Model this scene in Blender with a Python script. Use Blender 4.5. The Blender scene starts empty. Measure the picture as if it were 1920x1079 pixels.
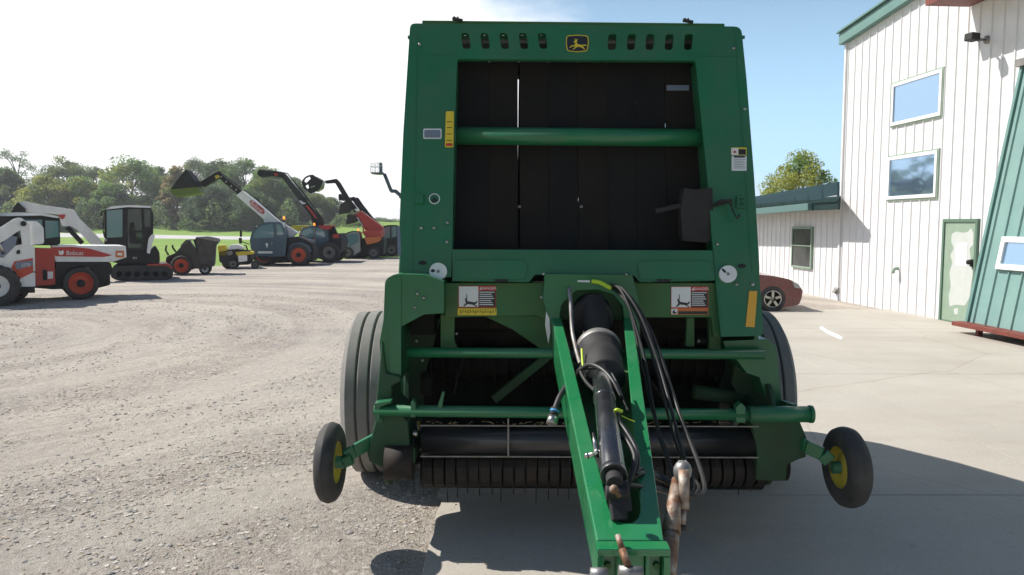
import bpy, bmesh, math, random
from mathutils import Vector, Matrix
from mathutils.geometry import tessellate_polygon
R = math.radians
rnd = random.Random(7)
sc = bpy.context.scene
col = sc.collection
# ------------------------------------------------------------------ camera model
F = 1450.0; H = 1.85; PITCH = R(4.7)
CP, SP = math.cos(PITCH), math.sin(PITCH)
CAM = Vector((0, 0, H))
def ray(px, py):
    dx = (px-960)/F; dy = (539.5-py)/F
    return Vector((dx, CP+dy*SP, -SP+dy*CP))
def at(px, py, Y):
    d = ray(px, py); return CAM + d*(Y/d.y)
def gnd(px, py, z=0.0):
    d = ray(px, py); return CAM + d*((z-H)/d.z)
def Z1(x, y): return (x/3.0833, 250+y/3.0833)
def Z2(x, y): return (300+x/4.15, 280+y/4.15)

cam = bpy.data.cameras.new('camera'); co = bpy.data.objects.new('camera', cam); col.objects.link(co)
co.location = CAM; co.rotation_euler = (R(90)-PITCH, 0, 0)
cam.sensor_width = 36; cam.lens = 36*F/1920; cam.clip_end = 6000; cam.clip_start = .05
sc.camera = co

# ------------------------------------------------------------------ materials
def mat(name, c, rough=.5, metal=0, c2=None, ns=8, nf=.5, bump=0, bs=40, coat=0, dust=None, dustamt=.3, spec=.5, emis=None, detail=4):
    m = bpy.data.materials.new(name); m.use_nodes = True
    n = m.node_tree.nodes; l = m.node_tree.links; b = n['Principled BSDF']
    b.inputs['Base Color'].default_value = (*c, 1)
    b.inputs['Roughness'].default_value = rough; b.inputs['Metallic'].default_value = metal
    b.inputs['Coat Weight'].default_value = coat; b.inputs['Coat Roughness'].default_value = .12
    b.inputs['Specular IOR Level'].default_value = spec
    tc = n.new('ShaderNodeTexCoord')
    last = None
    if c2:
        t = n.new('ShaderNodeTexNoise'); t.inputs['Scale'].default_value = ns; t.inputs['Detail'].default_value = detail
        l.new(tc.outputs['Object'], t.inputs['Vector'])
        r = n.new('ShaderNodeValToRGB'); r.color_ramp.elements[0].position = nf-.16; r.color_ramp.elements[1].position = nf+.16
        r.color_ramp.elements[0].color = (*c, 1); r.color_ramp.elements[1].color = (*c2, 1)
        l.new(t.outputs['Fac'], r.inputs['Fac']); l.new(r.outputs['Color'], b.inputs['Base Color']); last = r.outputs['Color']
    if dust:
        t = n.new('ShaderNodeTexNoise'); t.inputs['Scale'].default_value = 3.1; t.inputs['Detail'].default_value = 8; t.inputs['Roughness'].default_value = .68
        l.new(tc.outputs['Object'], t.inputs['Vector'])
        mr = n.new('ShaderNodeMapRange'); mr.inputs['From Min'].default_value = .4; mr.inputs['From Max'].default_value = .75
        mr.inputs['To Max'].default_value = dustamt
        l.new(t.outputs['Fac'], mr.inputs['Value'])
        mx = n.new('ShaderNodeMix'); mx.data_type = 'RGBA'
        l.new(mr.outputs['Result'], mx.inputs['Factor']); mx.inputs['B'].default_value = (*dust, 1)
        if last: l.new(last, mx.inputs['A'])
        else: mx.inputs['A'].default_value = (*c, 1)
        l.new(mx.outputs['Result'], b.inputs['Base Color'])
        mr2 = n.new('ShaderNodeMapRange'); mr2.inputs['To Min'].default_value = rough; mr2.inputs['To Max'].default_value = min(1, rough+.35)
        mr2.inputs['From Min'].default_value = .4; mr2.inputs['From Max'].default_value = .75
        l.new(t.outputs['Fac'], mr2.inputs['Value']); l.new(mr2.outputs['Result'], b.inputs['Roughness'])
    if bump:
        t = n.new('ShaderNodeTexNoise'); t.inputs['Scale'].default_value = bs; t.inputs['Detail'].default_value = 5
        l.new(tc.outputs['Object'], t.inputs['Vector'])
        bp = n.new('ShaderNodeBump'); bp.inputs['Strength'].default_value = bump; bp.inputs['Distance'].default_value = .01
        l.new(t.outputs['Fac'], bp.inputs['Height']); l.new(bp.outputs['Normal'], b.inputs['Normal'])
    if emis:
        b.inputs['Emission Color'].default_value = (*emis, 1); b.inputs['Emission Strength'].default_value = 1.5
    return m
DUST = (.30, .25, .18)
M = {}
M['green'] = mat('green_paint', (.006, .150, .055), .33, coat=.22, c2=(.010, .125, .045), ns=2.2, dust=(.055, .125, .075), dustamt=.6, bump=.30, bs=2.2)
M['green_dirty'] = mat('dusty_green_paint', (.018, .13, .04), .55, c2=(.05, .12, .035), ns=5, dust=(.10, .12, .05), dustamt=.55, bump=.1)
M['green_tongue'] = mat('tongue_green_paint', (.012, .18, .060), .24, coat=.6, dust=(.05, .18, .08), dustamt=.35, bump=.03, bs=200)
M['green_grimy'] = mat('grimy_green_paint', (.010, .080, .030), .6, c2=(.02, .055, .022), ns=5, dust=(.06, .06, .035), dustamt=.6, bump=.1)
M['yellow'] = mat('yellow_paint', (.62, .48, .03), .45, dust=(.3, .25, .08), dustamt=.6)
M['belt'] = mat('belt_rubber', (.009, .009, .010), .8, c2=(.014, .013, .012), ns=3, bump=.3, bs=120, spec=.25)
M['belt_worn'] = mat('worn_belt_rubber', (.014, .012, .0115), .8, c2=(.020, .016, .014), ns=4, bump=.3, bs=120, spec=.2, dust=(.03,.026,.022), dustamt=.35)
M['rubber'] = mat('tyre_rubber', (.020, .020, .022), .62, c2=(.038, .037, .036), ns=14, dust=(.13, .12, .105), dustamt=.5, bump=.12, bs=90)
M['tread'] = mat('dusty_tyre_rubber', (.16, .158, .154), .82, c2=(.20, .195, .185), ns=9, dust=(.26, .24, .21), dustamt=.7, bump=.15, bs=90)
M['black'] = mat('black_paint', (.012, .012, .014), .3, coat=.3, dust=(.05, .045, .04), dustamt=.4)
M['glossblack'] = mat('gloss_black_enamel', (.014, .015, .018), .2, coat=.9, dust=(.05, .048, .045), dustamt=.2, bump=.08, bs=30)
M['blackmat'] = mat('black_plastic', (.011, .011, .012), .62, c2=(.017, .016, .016), ns=10, dust=(.06, .055, .05), dustamt=.3)
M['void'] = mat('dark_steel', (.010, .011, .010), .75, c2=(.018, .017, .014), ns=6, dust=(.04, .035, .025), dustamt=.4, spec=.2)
M['hose'] = mat('hose_rubber', (.011, .011, .012), .45, dust=(.05,.047,.042), dustamt=.4)
M['steel'] = mat('bright_steel', (.55, .54, .52), .32, 1, c2=(.35, .33, .3), ns=20)
M['greymetal'] = mat('grey_metal', (.30, .30, .30), .45, .6, c2=(.2, .19, .18), ns=15, dust=DUST, dustamt=.4)
M['rust'] = mat('rusty_steel', (.17, .085, .045), .6, .4, c2=(.42, .38, .33), ns=22, nf=.56, bump=.3, bs=80)
M['brown'] = mat('rusty_brown', (.034, .024, .018), .8, .1, c2=(.018, .014, .012), ns=9, bump=.2)
M['white'] = mat('white_decal', (.74, .75, .76), .45, dust=(.4, .38, .34), dustamt=.3)
M['whitepaint'] = mat('white_paint', (.80, .80, .79), .4, dust=(.4, .36, .3), dustamt=.35, coat=.2)
M['label_grey'] = mat('grey_label', (.17, .20, .26), .4)
M['label_black'] = mat('black_label', (.016, .017, .02), .4)
M['label_red'] = mat('red_label', (.50, .03, .035), .5)
M['label_orange'] = mat('orange_label', (.62, .17, .04), .5)
M['label_yellow'] = mat('yellow_label', (.70, .52, .03), .5)
M['reflector'] = mat('amber_reflector', (.72, .36, .01), .3, coat=.6)
M['red'] = mat('red_paint', (.48, .025, .02), .35, coat=.3, dust=(.3, .12, .08), dustamt=.3)
M['darkred'] = mat('dark_red_car_paint', (.13, .012, .018), .22, coat=.9, dust=(.2, .08, .06), dustamt=.25)
M['orange'] = mat('orange_red_rim', (.58, .07, .03), .5, dust=(.25, .12, .08), dustamt=.4)
M['glass'] = mat('tinted_glass', (.035, .055, .06), .06, spec=.8)
M['glassgreen'] = mat('green_tinted_glass', (.13, .24, .26), .05, spec=.9)
M['glasslight'] = mat('pale_door_glass', (.34, .36, .35), .15, spec=.6)
M['winglass'] = mat('window_glass', (.36, .53, .72), .03, .85)
M['winglass2'] = mat('window_glass_dark', (.035, .035, .04), .15, c2=(.09, .09, .09), ns=1)
M['tie'] = mat('cable_tie', (.45, .62, .03), .5)
M['blue'] = mat('blue_ring', (.03, .25, .5), .5)
M['amber'] = mat('amber_beacon', (.9, .3, .03), .4, emis=(.9, .25, .03))
M['darkroof'] = mat('dark_green_roofing', (.010, .028, .028), .6, c2=(.014, .036, .034), ns=2, spec=.15)
M['gutter'] = mat('gutter_green', (.09, .17, .16), .5)
M['greenmetal'] = mat('green_roofing', (.11, .22, .20), .42, c2=(.13, .25, .23), ns=2, dust=(.14, .22, .18), dustamt=.25)
M['greensiding'] = mat('green_siding', (.15, .27, .25), .5, c2=(.17, .30, .275), ns=2, dust=(.25, .34, .3), dustamt=.3)
M['doorgreen'] = mat('door_green', (.22, .30, .22), .6, c2=(.26, .34, .26), ns=4)
M['peel'] = mat('peeled_primer', (.50, .51, .49), .75, c2=(.46, .49, .45), ns=7)
M['redwood'] = mat('red_brown_timber', (.20, .045, .03), .6, c2=(.13, .03, .022), ns=12, bump=.2)
M['siding'] = mat('white_siding', (.74, .735, .73), .42, c2=(.70, .69, .69), ns=1.2, dust=(.55, .52, .5), dustamt=.2)
M['tan'] = mat('dusty_hopper', (.07, .06, .055), .8, c2=(.10, .09, .085), ns=6)
M['bark'] = mat('bark', (.12, .09, .065), .9, c2=(.07, .055, .04), ns=3)
M['olive'] = mat('olive_green_lip', (.12, .16, .03), .6)
M['crackdirt'] = mat('dirt_joint', (.16, .13, .10), .95)
M['whiteline'] = mat('white_mark_paint', (.78, .77, .74), .7)
def leafmat(name, c, c2):
    m = mat(name, c, .6, c2=c2, ns=1.1, detail=3)
    b = m.node_tree.nodes['Principled BSDF']; b.inputs['Subsurface Weight'].default_value = 0
    n = m.node_tree.nodes; l = m.node_tree.links
    tr = n.new('ShaderNodeBsdfTranslucent'); ad = n.new('ShaderNodeMixShader'); ad.inputs[0].default_value = .45
    tr.inputs['Color'].default_value = (*[min(1, x*1.5) for x in c2], 1)
    out = n['Material Output']; l.new(b.outputs[0], ad.inputs[1]); l.new(tr.outputs[0], ad.inputs[2]); l.new(ad.outputs[0], out.inputs[0])
    return m
LEAF = [leafmat('leaf_olive', (.10, .14, .045), (.17, .21, .06)), leafmat('leaf_green', (.085, .165, .045), (.15, .24, .06)),
        leafmat('leaf_yellowgreen', (.19, .22, .05), (.30, .32, .07)), leafmat('leaf_grey', (.11, .155, .09), (.16, .21, .12)),
        leafmat('leaf_brown', (.20, .155, .07), (.28, .22, .09)), leafmat('leaf_dark', (.045, .085, .035), (.08, .13, .05))]

# ------------------------------------------------------------------ mesh builder
class MB:
    def __init__(s): s.v = []; s.f = []; s.m = []; s.s = []; s.cm = 0
    def add(s, vs, fs, smooth=False):
        o = len(s.v); s.v += [Vector(v) for v in vs]
        for f in fs: s.f.append([i+o for i in f]); s.m.append(s.cm); s.s.append(smooth)
        return s
    def box(s, x0, x1, y0, y1, z0, z1):
        vs = [(x, y, z) for x in (x0, x1) for y in (y0, y1) for z in (z0, z1)]
        return s.add(vs, [(0,1,3,2),(4,6,7,5),(0,4,5,1),(2,3,7,6),(0,2,6,4),(1,5,7,3)])
    def hexa(s, p):   # 8 points: bottom 4 then top 4
        return s.add(p, [(0,1,2,3),(4,7,6,5),(0,4,5,1),(1,5,6,2),(2,6,7,3),(3,7,4,0)])
    def beam(s, p0, p1, w, h, up=(0,0,1)):
        p0 = Vector(p0); p1 = Vector(p1); d = (p1-p0).normalized(); up = Vector(up)
        if abs(d.dot(up)) > .98: up = Vector((0,1,0))
        x = d.cross(up).normalized()*w/2; y = x.cross(d).normalized()*h/2
        return s.hexa([p0-x-y, p0+x-y, p0+x+y, p0-x+y, p1-x-y, p1+x-y, p1+x+y, p1-x+y])
    def tube(s, pts, r, n=10, smooth=True):
        pts = [Vector(p) for p in pts]; k = len(pts)
        rs = r if isinstance(r, (list, tuple)) else [r]*k
        vs = []; up = Vector((0.12, .3, .95)).normalized(); prev = None
        for i, p in enumerate(pts):
            d = (pts[min(i+1, k-1)]-pts[max(i-1, 0)]).normalized()
            if prev is None:
                a = d.cross(up)
                if a.length < .1: a = d.cross(Vector((1,0,0)))
                a.normalize()
            else: a = (prev - d*prev.dot(d)).normalized()
            prev = a; b = d.cross(a)
            vs += [p + (a*math.cos(2*math.pi*j/n)+b*math.sin(2*math.pi*j/n))*rs[i] for j in range(n)]
        fs = [(i*n+j, i*n+(j+1)%n, (i+1)*n+(j+1)%n, (i+1)*n+j) for i in range(k-1) for j in range(n)]
        s.add(vs, fs, smooth)
        o = len(s.v)-len(vs)
        s.f.append([o+j for j in range(n)][::-1]); s.m.append(s.cm); s.s.append(False)
        s.f.append([o+(k-1)*n+j for j in range(n)]); s.m.append(s.cm); s.s.append(False)
        return s
    def lathe(s, prof, org, axis, n=40, smooth=True):   # prof = [(radius, along)]
        ax = Vector(axis).normalized(); a = ax.orthogonal().normalized(); b = ax.cross(a); org = Vector(org)
        vs = []
        for r, t in prof:
            vs += [org+ax*t+(a*math.cos(2*math.pi*j/n)+b*math.sin(2*math.pi*j/n))*max(r, 1e-4) for j in range(n)]
        k = len(prof)
        return s.add(vs, [(i*n+j, i*n+(j+1)%n, (i+1)*n+(j+1)%n, (i+1)*n+j) for i in range(k-1) for j in range(n)], smooth)
    def ball(s, c, r, n=10):
        c = Vector(c); return s.lathe([(r*math.sin(math.pi*i/6), -r*math.cos(math.pi*i/6)) for i in range(7)], c, (0,0,1), n)
    def plate(s, outer, fn, off, holes=()):   # fn(u, v) -> point, off = thickness vector
        loops = [list(outer)]+[list(h) for h in holes]
        tri = tessellate_polygon([[Vector((p[0], p[1], 0)) for p in L] for L in loops])
        flat = [p for L in loops for p in L]
        P = [Vector(fn(*p)) for p in flat]; N = len(P); off = Vector(off)
        fs = [tuple(t) for t in tri]+[tuple(i+N for i in t)[::-1] for t in tri]
        o = 0
        for L in loops:
            k = len(L)
            for i in range(k):
                a = o+i; b = o+(i+1) % k; fs.append((a, b, b+N, a+N))
            o += k
        return s.add(P+[p+off for p in P], fs)
    def build(s, name, m, parent=None, org=None, bevel=0, seg=2, recalc=True):
        me = bpy.data.meshes.new(name)
        vs = [v-Vector(org) for v in s.v] if org is not None else s.v
        me.from_pydata([tuple(v) for v in vs], [], s.f)
        for mm in (m if isinstance(m, (list, tuple)) else [m]): me.materials.append(mm)
        me.polygons.foreach_set('material_index', s.m); me.polygons.foreach_set('use_smooth', s.s)
        if recalc:
            bm = bmesh.new(); bm.from_mesh(me)
            if bevel: bmesh.ops.remove_doubles(bm, verts=bm.verts, dist=1e-5)
            bmesh.ops.recalc_face_normals(bm, faces=bm.faces); bm.to_mesh(me); bm.free()
        me.update()
        o = bpy.data.objects.new(name, me); col.objects.link(o)
        if parent: o.parent = parent
        if bevel:
            b = o.modifiers.new('bevel', 'BEVEL'); b.width = bevel; b.segments = seg; b.limit_method = 'ANGLE'; b.angle_limit = R(35); b.harden_normals = False
        return o
def tag(o, label=None, cat=None, group=None, kind=None):
    if label: o['label'] = label
    if cat: o['category'] = cat
    if group: o['group'] = group
    if kind: o['kind'] = kind
    return o
def thing(name, label, cat, loc=(0,0,0), rz=0, group=None):
    o = bpy.data.objects.new(name, None); col.objects.link(o); o.location = loc; o.rotation_euler = (0,0,rz); o.empty_display_size = .2
    return tag(o, label, cat, group)
def struct(o): o['kind'] = 'structure'; return o
def rounded(poly, r, n=4):
    out = []; k = len(poly)
    rr = r if isinstance(r, (list, tuple)) else [r]*k
    for i in range(k):
        p = Vector(poly[i]).to_2d(); a = Vector(poly[i-1]).to_2d(); b = Vector(poly[(i+1) % k]).to_2d()
        if rr[i] <= 0: out.append((p.x, p.y)); continue
        da = (a-p); db = (b-p); q = min(rr[i], da.length*.48, db.length*.48)
        s0 = p+da.normalized()*q; s1 = p+db.normalized()*q
        for j in range(n+1):
            t = j/n; v = s0*(1-t)**2+p*2*t*(1-t)+s1*t*t; out.append((v.x, v.y))
    return out
def rect(x0, y0, x1, y1, r=0): 
    p = [(x0,y0),(x1,y0),(x1,y1),(x0,y1)]
    return rounded(p, r) if r else p
def ell(cx, cy, rx, ry, n=24): return [(cx+rx*math.cos(2*math.pi*i/n), cy+ry*math.sin(2*math.pi*i/n)) for i in range(n)]
def spline(pts, k=8):
    pts = [Vector(p) for p in pts]; out = []
    for i in range(len(pts)-1):
        p0 = pts[max(i-1,0)]; p1 = pts[i]; p2 = pts[i+1]; p3 = pts[min(i+2, len(pts)-1)]
        for j in range(k):
            t = j/k; out.append(.5*((2*p1)+(p2-p0)*t+(2*p0-5*p1+4*p2-p3)*t*t+(3*p1-p0-3*p2+p3)*t**3))
    out.append(pts[-1]); return out
def text_tris(body, size=1.0, align='CENTER'):
    cu = bpy.data.curves.new('lettering', 'FONT'); cu.body = body; cu.size = size; cu.align_x = align; cu.align_y = 'CENTER'; cu.resolution_u = 3
    o = bpy.data.objects.new('lettering', cu); col.objects.link(o); bpy.context.view_layer.update()
    me = bpy.data.meshes.new_from_object(o.evaluated_get(bpy.context.evaluated_depsgraph_get()))
    vs = [v.co.copy() for v in me.vertices]; fs = [tuple(p.vertices) for p in me.polygons]
    bpy.data.objects.remove(o); bpy.data.curves.remove(cu); bpy.data.meshes.remove(me)
    return vs, fs
def letter(mb, body, size, fn):   # fn(x, y up) -> 3D point
    vs, fs = text_tris(body, size); mb.add([fn(v.x, v.y) for v in vs], fs)

# ------------------------------------------------------------------ sun + sky
SAZ = (-.938, .347); SEL = R(48)
sl = bpy.data.lights.new('sun', 'SUN'); sl.energy = 5.0; sl.angle = R(.5); sl.color = (1, .955, .89)
so = bpy.data.objects.new('sun', sl); col.objects.link(so)
sd = Vector((SAZ[0]*math.cos(SEL), SAZ[1]*math.cos(SEL), math.sin(SEL)))
so.rotation_euler = sd.to_track_quat('Z', 'Y').to_euler(); so.location = (-20, 20, 30)
w = bpy.data.worlds.new('World'); sc.world = w; w.use_nodes = True
n = w.node_tree.nodes; l = w.node_tree.links; bg = n['Background']
sky = n.new('ShaderNodeTexSky'); sky.sky_type = 'NISHITA'; sky.sun_disc = False; sky.sun_elevation = SEL
sky.sun_rotation = math.atan2(SAZ[0], SAZ[1]) % (2*math.pi); sky.air_density = 1.1; sky.dust_density = .6; sky.ozone_density = 1.5
tc = n.new('ShaderNodeTexCoord')
mp = n.new('ShaderNodeMapping'); mp.inputs['Scale'].default_value = (1, 1, 2.6); l.new(tc.outputs['Generated'], mp.inputs['Vector'])
nz = n.new('ShaderNodeTexNoise'); nz.inputs['Scale'].default_value = 3.2; nz.inputs['Detail'].default_value = 9; nz.inputs['Roughness'].default_value = .58
l.new(mp.outputs['Vector'], nz.inputs['Vector'])
dp = n.new('ShaderNodeVectorMath'); dp.operation = 'DOT_PRODUCT'; dp.inputs[1].default_value = Vector((-.47, .88, .0))
l.new(tc.outputs['Generated'], dp.inputs[0])
ma = n.new('ShaderNodeMath'); ma.operation = 'MULTIPLY_ADD'; ma.inputs[1].default_value = 3.4
l.new(dp.outputs['Value'], ma.inputs[0]); l.new(nz.outputs['Fac'], ma.inputs[2])
# low bank of cloud near the horizon
sx = n.new('ShaderNodeSeparateXYZ'); l.new(tc.outputs['Generated'], sx.inputs[0])
lz = n.new('ShaderNodeMapRange'); lz.inputs['From Min'].default_value = .0; lz.inputs['From Max'].default_value = .17; lz.inputs['To Min'].default_value = .50; lz.inputs['To Max'].default_value = 0
l.new(sx.outputs['Z'], lz.inputs['Value'])
ad = n.new('ShaderNodeMath'); ad.operation = 'ADD'; l.new(ma.outputs[0], ad.inputs[0]); l.new(lz.outputs[0], ad.inputs[1])
mr = n.new('ShaderNodeMapRange'); mr.interpolation_type = 'SMOOTHSTEP'; mr.inputs['From Min'].default_value = 3.20; mr.inputs['From Max'].default_value = 3.62
hi_ = n.new('ShaderNodeMapRange'); hi_.inputs['From Min'].default_value = .40; hi_.inputs['From Max'].default_value = .58; hi_.inputs['To Max'].default_value = -1.6
l.new(sx.outputs['Z'], hi_.inputs['Value']); ad2 = n.new('ShaderNodeMath'); ad2.operation = 'ADD'; l.new(ad.outputs[0], ad2.inputs[0]); l.new(hi_.outputs[0], ad2.inputs[1])
l.new(ad2.outputs[0], mr.inputs['Value'])
mx = n.new('ShaderNodeMix'); mx.data_type = 'RGBA'; l.new(mr.outputs[0], mx.inputs['Factor'])
vl = n.new('ShaderNodeMapRange'); vl.interpolation_type = 'SMOOTHSTEP'; vl.inputs['From Min'].default_value = .45; vl.inputs['From Max'].default_value = .0; vl.inputs['To Max'].default_value = .75; l.new(sx.outputs['Z'], vl.inputs['Value'])
fr_ = n.new('ShaderNodeMapRange'); fr_.inputs['From Min'].default_value = .2; fr_.inputs['From Max'].default_value = .7; l.new(sx.outputs['Y'], fr_.inputs['Value'])
vm = n.new('ShaderNodeMath'); vm.operation = 'MULTIPLY'; l.new(vl.outputs[0], vm.inputs[0]); l.new(fr_.outputs[0], vm.inputs[1])
m0 = n.new('ShaderNodeMix'); m0.data_type = 'RGBA'; l.new(vm.outputs[0], m0.inputs['Factor']); l.new(sky.outputs['Color'], m0.inputs['A']); m0.inputs['B'].default_value = (6.6, 11.0, 15.2, 1)
l.new(m0.outputs['Result'], mx.inputs['A']); mx.inputs['B'].default_value = (13., 13., 13.2, 1)
l.new(mx.outputs['Result'], bg.inputs['Color']); bg.inputs['Strength'].default_value = .075
sc.view_settings.view_transform = 'Standard'; sc.view_settings.look = 'None'; sc.view_settings.gamma = 1
sc.view_settings.exposure = 0.42

# ------------------------------------------------------------------ ground
def ground_mat(name, kind):
    m = bpy.data.materials.new(name); m.use_nodes = True
    n = m.node_tree.nodes; l = m.node_tree.links; b = n['Principled BSDF']; b.inputs['Roughness'].default_value = .93; b.inputs['Specular IOR Level'].default_value = .2
    tc = n.new('ShaderNodeTexCoord')
    def noise(s, d=4, ro=.55, vec=None):
        t = n.new('ShaderNodeTexNoise'); t.inputs['Scale'].default_value = s; t.inputs['Detail'].default_value = d; t.inputs['Roughness'].default_value = ro
        l.new(vec or tc.outputs['Object'], t.inputs['Vector']); return t.outputs['Fac']
    def vor(s):
        vo = n.new('ShaderNodeTexVoronoi'); vo.inputs['Scale'].default_value = s; l.new(tc.outputs['Object'], vo.inputs['Vector'])
        sp = n.new('ShaderNodeSeparateColor'); l.new(vo.outputs['Color'], sp.inputs[0]); return vo.outputs['Distance'], sp.outputs[0]
    def ramp(v, *st):
        r = n.new('ShaderNodeValToRGB'); e = r.color_ramp.elements
        e[0].position = st[0][0]; e[0].color = (*st[0][1], 1); e[1].position = st[1][0]; e[1].color = (*st[1][1], 1)
        for p, c in st[2:]: x = e.new(p); x.color = (*c, 1)
        l.new(v, r.inputs['Fac']); return r.outputs['Color']
    def mix(f, a, c, mode='MIX'):
        x = n.new('ShaderNodeMix'); x.data_type = 'RGBA'; x.blend_type = mode
        if isinstance(f, float): x.inputs['Factor'].default_value = f
        else: l.new(f, x.inputs['Factor'])
        l.new(a, x.inputs['A']); l.new(c, x.inputs['B']); return x.outputs['Result']
    bp = n.new('ShaderNodeBump'); bp.inputs['Strength'].default_value = 1
    if kind == 'gravel':
        d1, c1 = vor(38); d2, c2 = vor(95)
        stone = ramp(c1, (0, (.15, .14, .13)), (1, (.56, .52, .47)), (.35, (.32, .295, .26)), (.8, (.43, .39, .33)))
        small = ramp(c2, (0, (.24, .215, .19)), (1, (.50, .45, .40)), (.5, (.36, .32, .28)))
        sm = ramp(c1, (.50, (1, 1, 1)), (.56, (0, 0, 0))); c = mix(sm, stone, small)
        dc = n.new('ShaderNodeVectorMath'); dc.operation = 'DISTANCE'; dc.inputs[1].default_value = (-10, 12, 0); l.new(tc.outputs['Object'], dc.inputs[0])
        sxy = n.new('ShaderNodeSeparateXYZ'); l.new(tc.outputs['Object'], sxy.inputs[0])
        ry = n.new('ShaderNodeMath'); ry.operation = 'MULTIPLY'; ry.inputs[1].default_value = .13; l.new(sxy.outputs['Y'], ry.inputs[0])
        cb = n.new('ShaderNodeCombineXYZ'); l.new(dc.outputs['Value'], cb.inputs[0]); l.new(ry.outputs[0], cb.inputs[1])
        tr = noise(1.15, 6, .6, cb.outputs[0])
        fines = ramp(noise(14, 9, .7), (.35, (.43, .393, .34)), (.65, (.56, .515, .452)))
        c = mix(ramp(tr, (.44, (0, 0, 0)), (.56, (1, 1, 1))), c, fines)
        c = mix(ramp(noise(3.1, 8, .75), (.50, (0, 0, 0)), (.62, (.8, .8, .8))), c, fines)
        big = ramp(noise(.35, 6, .6), (.35, (.82, .82, .83)), (.7, (1.12, 1.09, 1.06)))
        c = mix(1.0, c, big, 'MULTIPLY')
        l.new(c, b.inputs['Base Color'])
        trh = n.new('ShaderNodeMath'); trh.operation = 'MULTIPLY_ADD'; l.new(tr, trh.inputs[0]); trh.inputs[1].default_value = -2.5
        mm = n.new('ShaderNodeMath'); mm.operation = 'MULTIPLY_ADD'; l.new(d2, mm.inputs[0]); mm.inputs[1].default_value = -.30
        m2 = n.new('ShaderNodeMath'); m2.operation = 'MULTIPLY'; m2.inputs[1].default_value = 1.9; l.new(noise(6, 10, .75), m2.inputs[0]); l.new(m2.outputs[0], trh.inputs[2]); l.new(trh.outputs[0], mm.inputs[2])
        l.new(mm.outputs[0], bp.inputs['Height']); bp.inputs['Distance'].default_value = .03
    elif kind == 'concrete':
        a = ramp(noise(.55, 8, .62), (.3, (.375, .345, .300)), (.7, (.455, .425, .372)))
        g = ramp(noise(60, 3), (.3, (.90, .90, .90)), (.7, (1.04, 1.04, 1.04)))
        c = mix(1.0, a, g, 'MULTIPLY')
        mp = n.new('ShaderNodeMapping'); mp.inputs['Scale'].default_value = (.35, 1.6, 1); l.new(tc.outputs['Object'], mp.inputs['Vector'])
        st = ramp(noise(1.0, 7, .65, mp.outputs['Vector']), (.45, (1, 1, 1)), (.75, (.92, .89, .85)))
        c = mix(1.0, c, st, 'MULTIPLY')
        sp_ = ramp(noise(9, 6, .75), (.60, (1, 1, 1)), (.72, (.80, .78, .74))); c = mix(1.0, c, sp_, 'MULTIPLY')
        vc = n.new('ShaderNodeTexVoronoi'); vc.feature = 'DISTANCE_TO_EDGE'; vc.inputs['Scale'].default_value = .33; wv = n.new('ShaderNodeMix'); wv.data_type = 'RGBA'; wv.inputs['Factor'].default_value = .12; nn = n.new('ShaderNodeTexNoise'); nn.inputs['Scale'].default_value = 1.6; nn.inputs['Detail'].default_value = 8; l.new(tc.outputs['Object'], nn.inputs['Vector']); l.new(tc.outputs['Object'], wv.inputs['A']); l.new(nn.outputs['Color'], wv.inputs['B']); l.new(wv.outputs['Result'], vc.inputs['Vector'])
        ck = ramp(vc.outputs['Distance'], (.0008, (.84, .81, .77)), (.0022, (1, 1, 1))); c = mix(1.0, c, ck, 'MULTIPLY')
        l.new(c, b.inputs['Base Color'])
        l.new(noise(35, 6, .7), bp.inputs['Height']); bp.inputs['Distance'].default_value = .003; b.inputs['Roughness'].default_value = .85
    elif kind == 'grass':
        a = ramp(noise(.12, 6), (.3, (.16, .27, .055)), (.7, (.25, .36, .09)))
        g = ramp(noise(3, 6, .7), (.3, (.75, .75, .7)), (.7, (1.15, 1.15, 1.1)))
        c = mix(1.0, a, g, 'MULTIPLY'); l.new(c, b.inputs['Base Color'])
        l.new(noise(8, 6, .7), bp.inputs['Height']); bp.inputs['Distance'].default_value = .08
    elif kind == 'road':
        a = ramp(noise(.4, 6), (.3, (.42, .41, .40)), (.7, (.52, .51, .50))); l.new(a, b.inputs['Base Color'])
        l.new(noise(30, 3), bp.inputs['Height']); bp.inputs['Distance'].default_value = .003
    l.new(bp.outputs['Normal'], b.inputs['Normal'])
    return m
def sheet(name, pts, z, m):
    mb = MB(); P = [Vector((p[0], p[1], z)) for p in pts]
    tri = tessellate_polygon([[Vector((p.x, p.y, 0)) for p in P]])
    mb.add(P, [tuple(t) for t in tri]); o = mb.build(name, m, recalc=False)
    for p in o.data.polygons:
        if p.normal.z < 0: p.flip()
    return struct(o)
GR = ground_mat('grass_ground', 'grass'); GV = ground_mat('gravel_ground', 'gravel'); CO = ground_mat('concrete_ground', 'concrete'); RD = ground_mat('road_surface', 'road')
sheet('ground', [(-900,-150),(900,-150),(900,1500),(-900,1500)], 0, GR)
gp = [gnd(*p) for p in [(-250,541),(0,524),(210,513),(330,505),(480,494),(640,487),(760,482),(1100,478),(1500,478)]]
sheet('gravel_lot', [(-40,-12),(30,-12),(30,gp[-1].y)]+[(p.x,p.y) for p in gp[::-1]]+[(-40,gp[0].y)], .004, GV)
r0 = [gnd(*p) for p in [(-500,439),(112,445),(465,450),(620,452),(900,455)]]; r1 = [gnd(*p) for p in [(900,449),(620,446.5),(465,444),(112,437.5),(-500,431)]]
sheet('road', [(p.x,p.y) for p in r0+r1], .008, RD)
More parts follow.
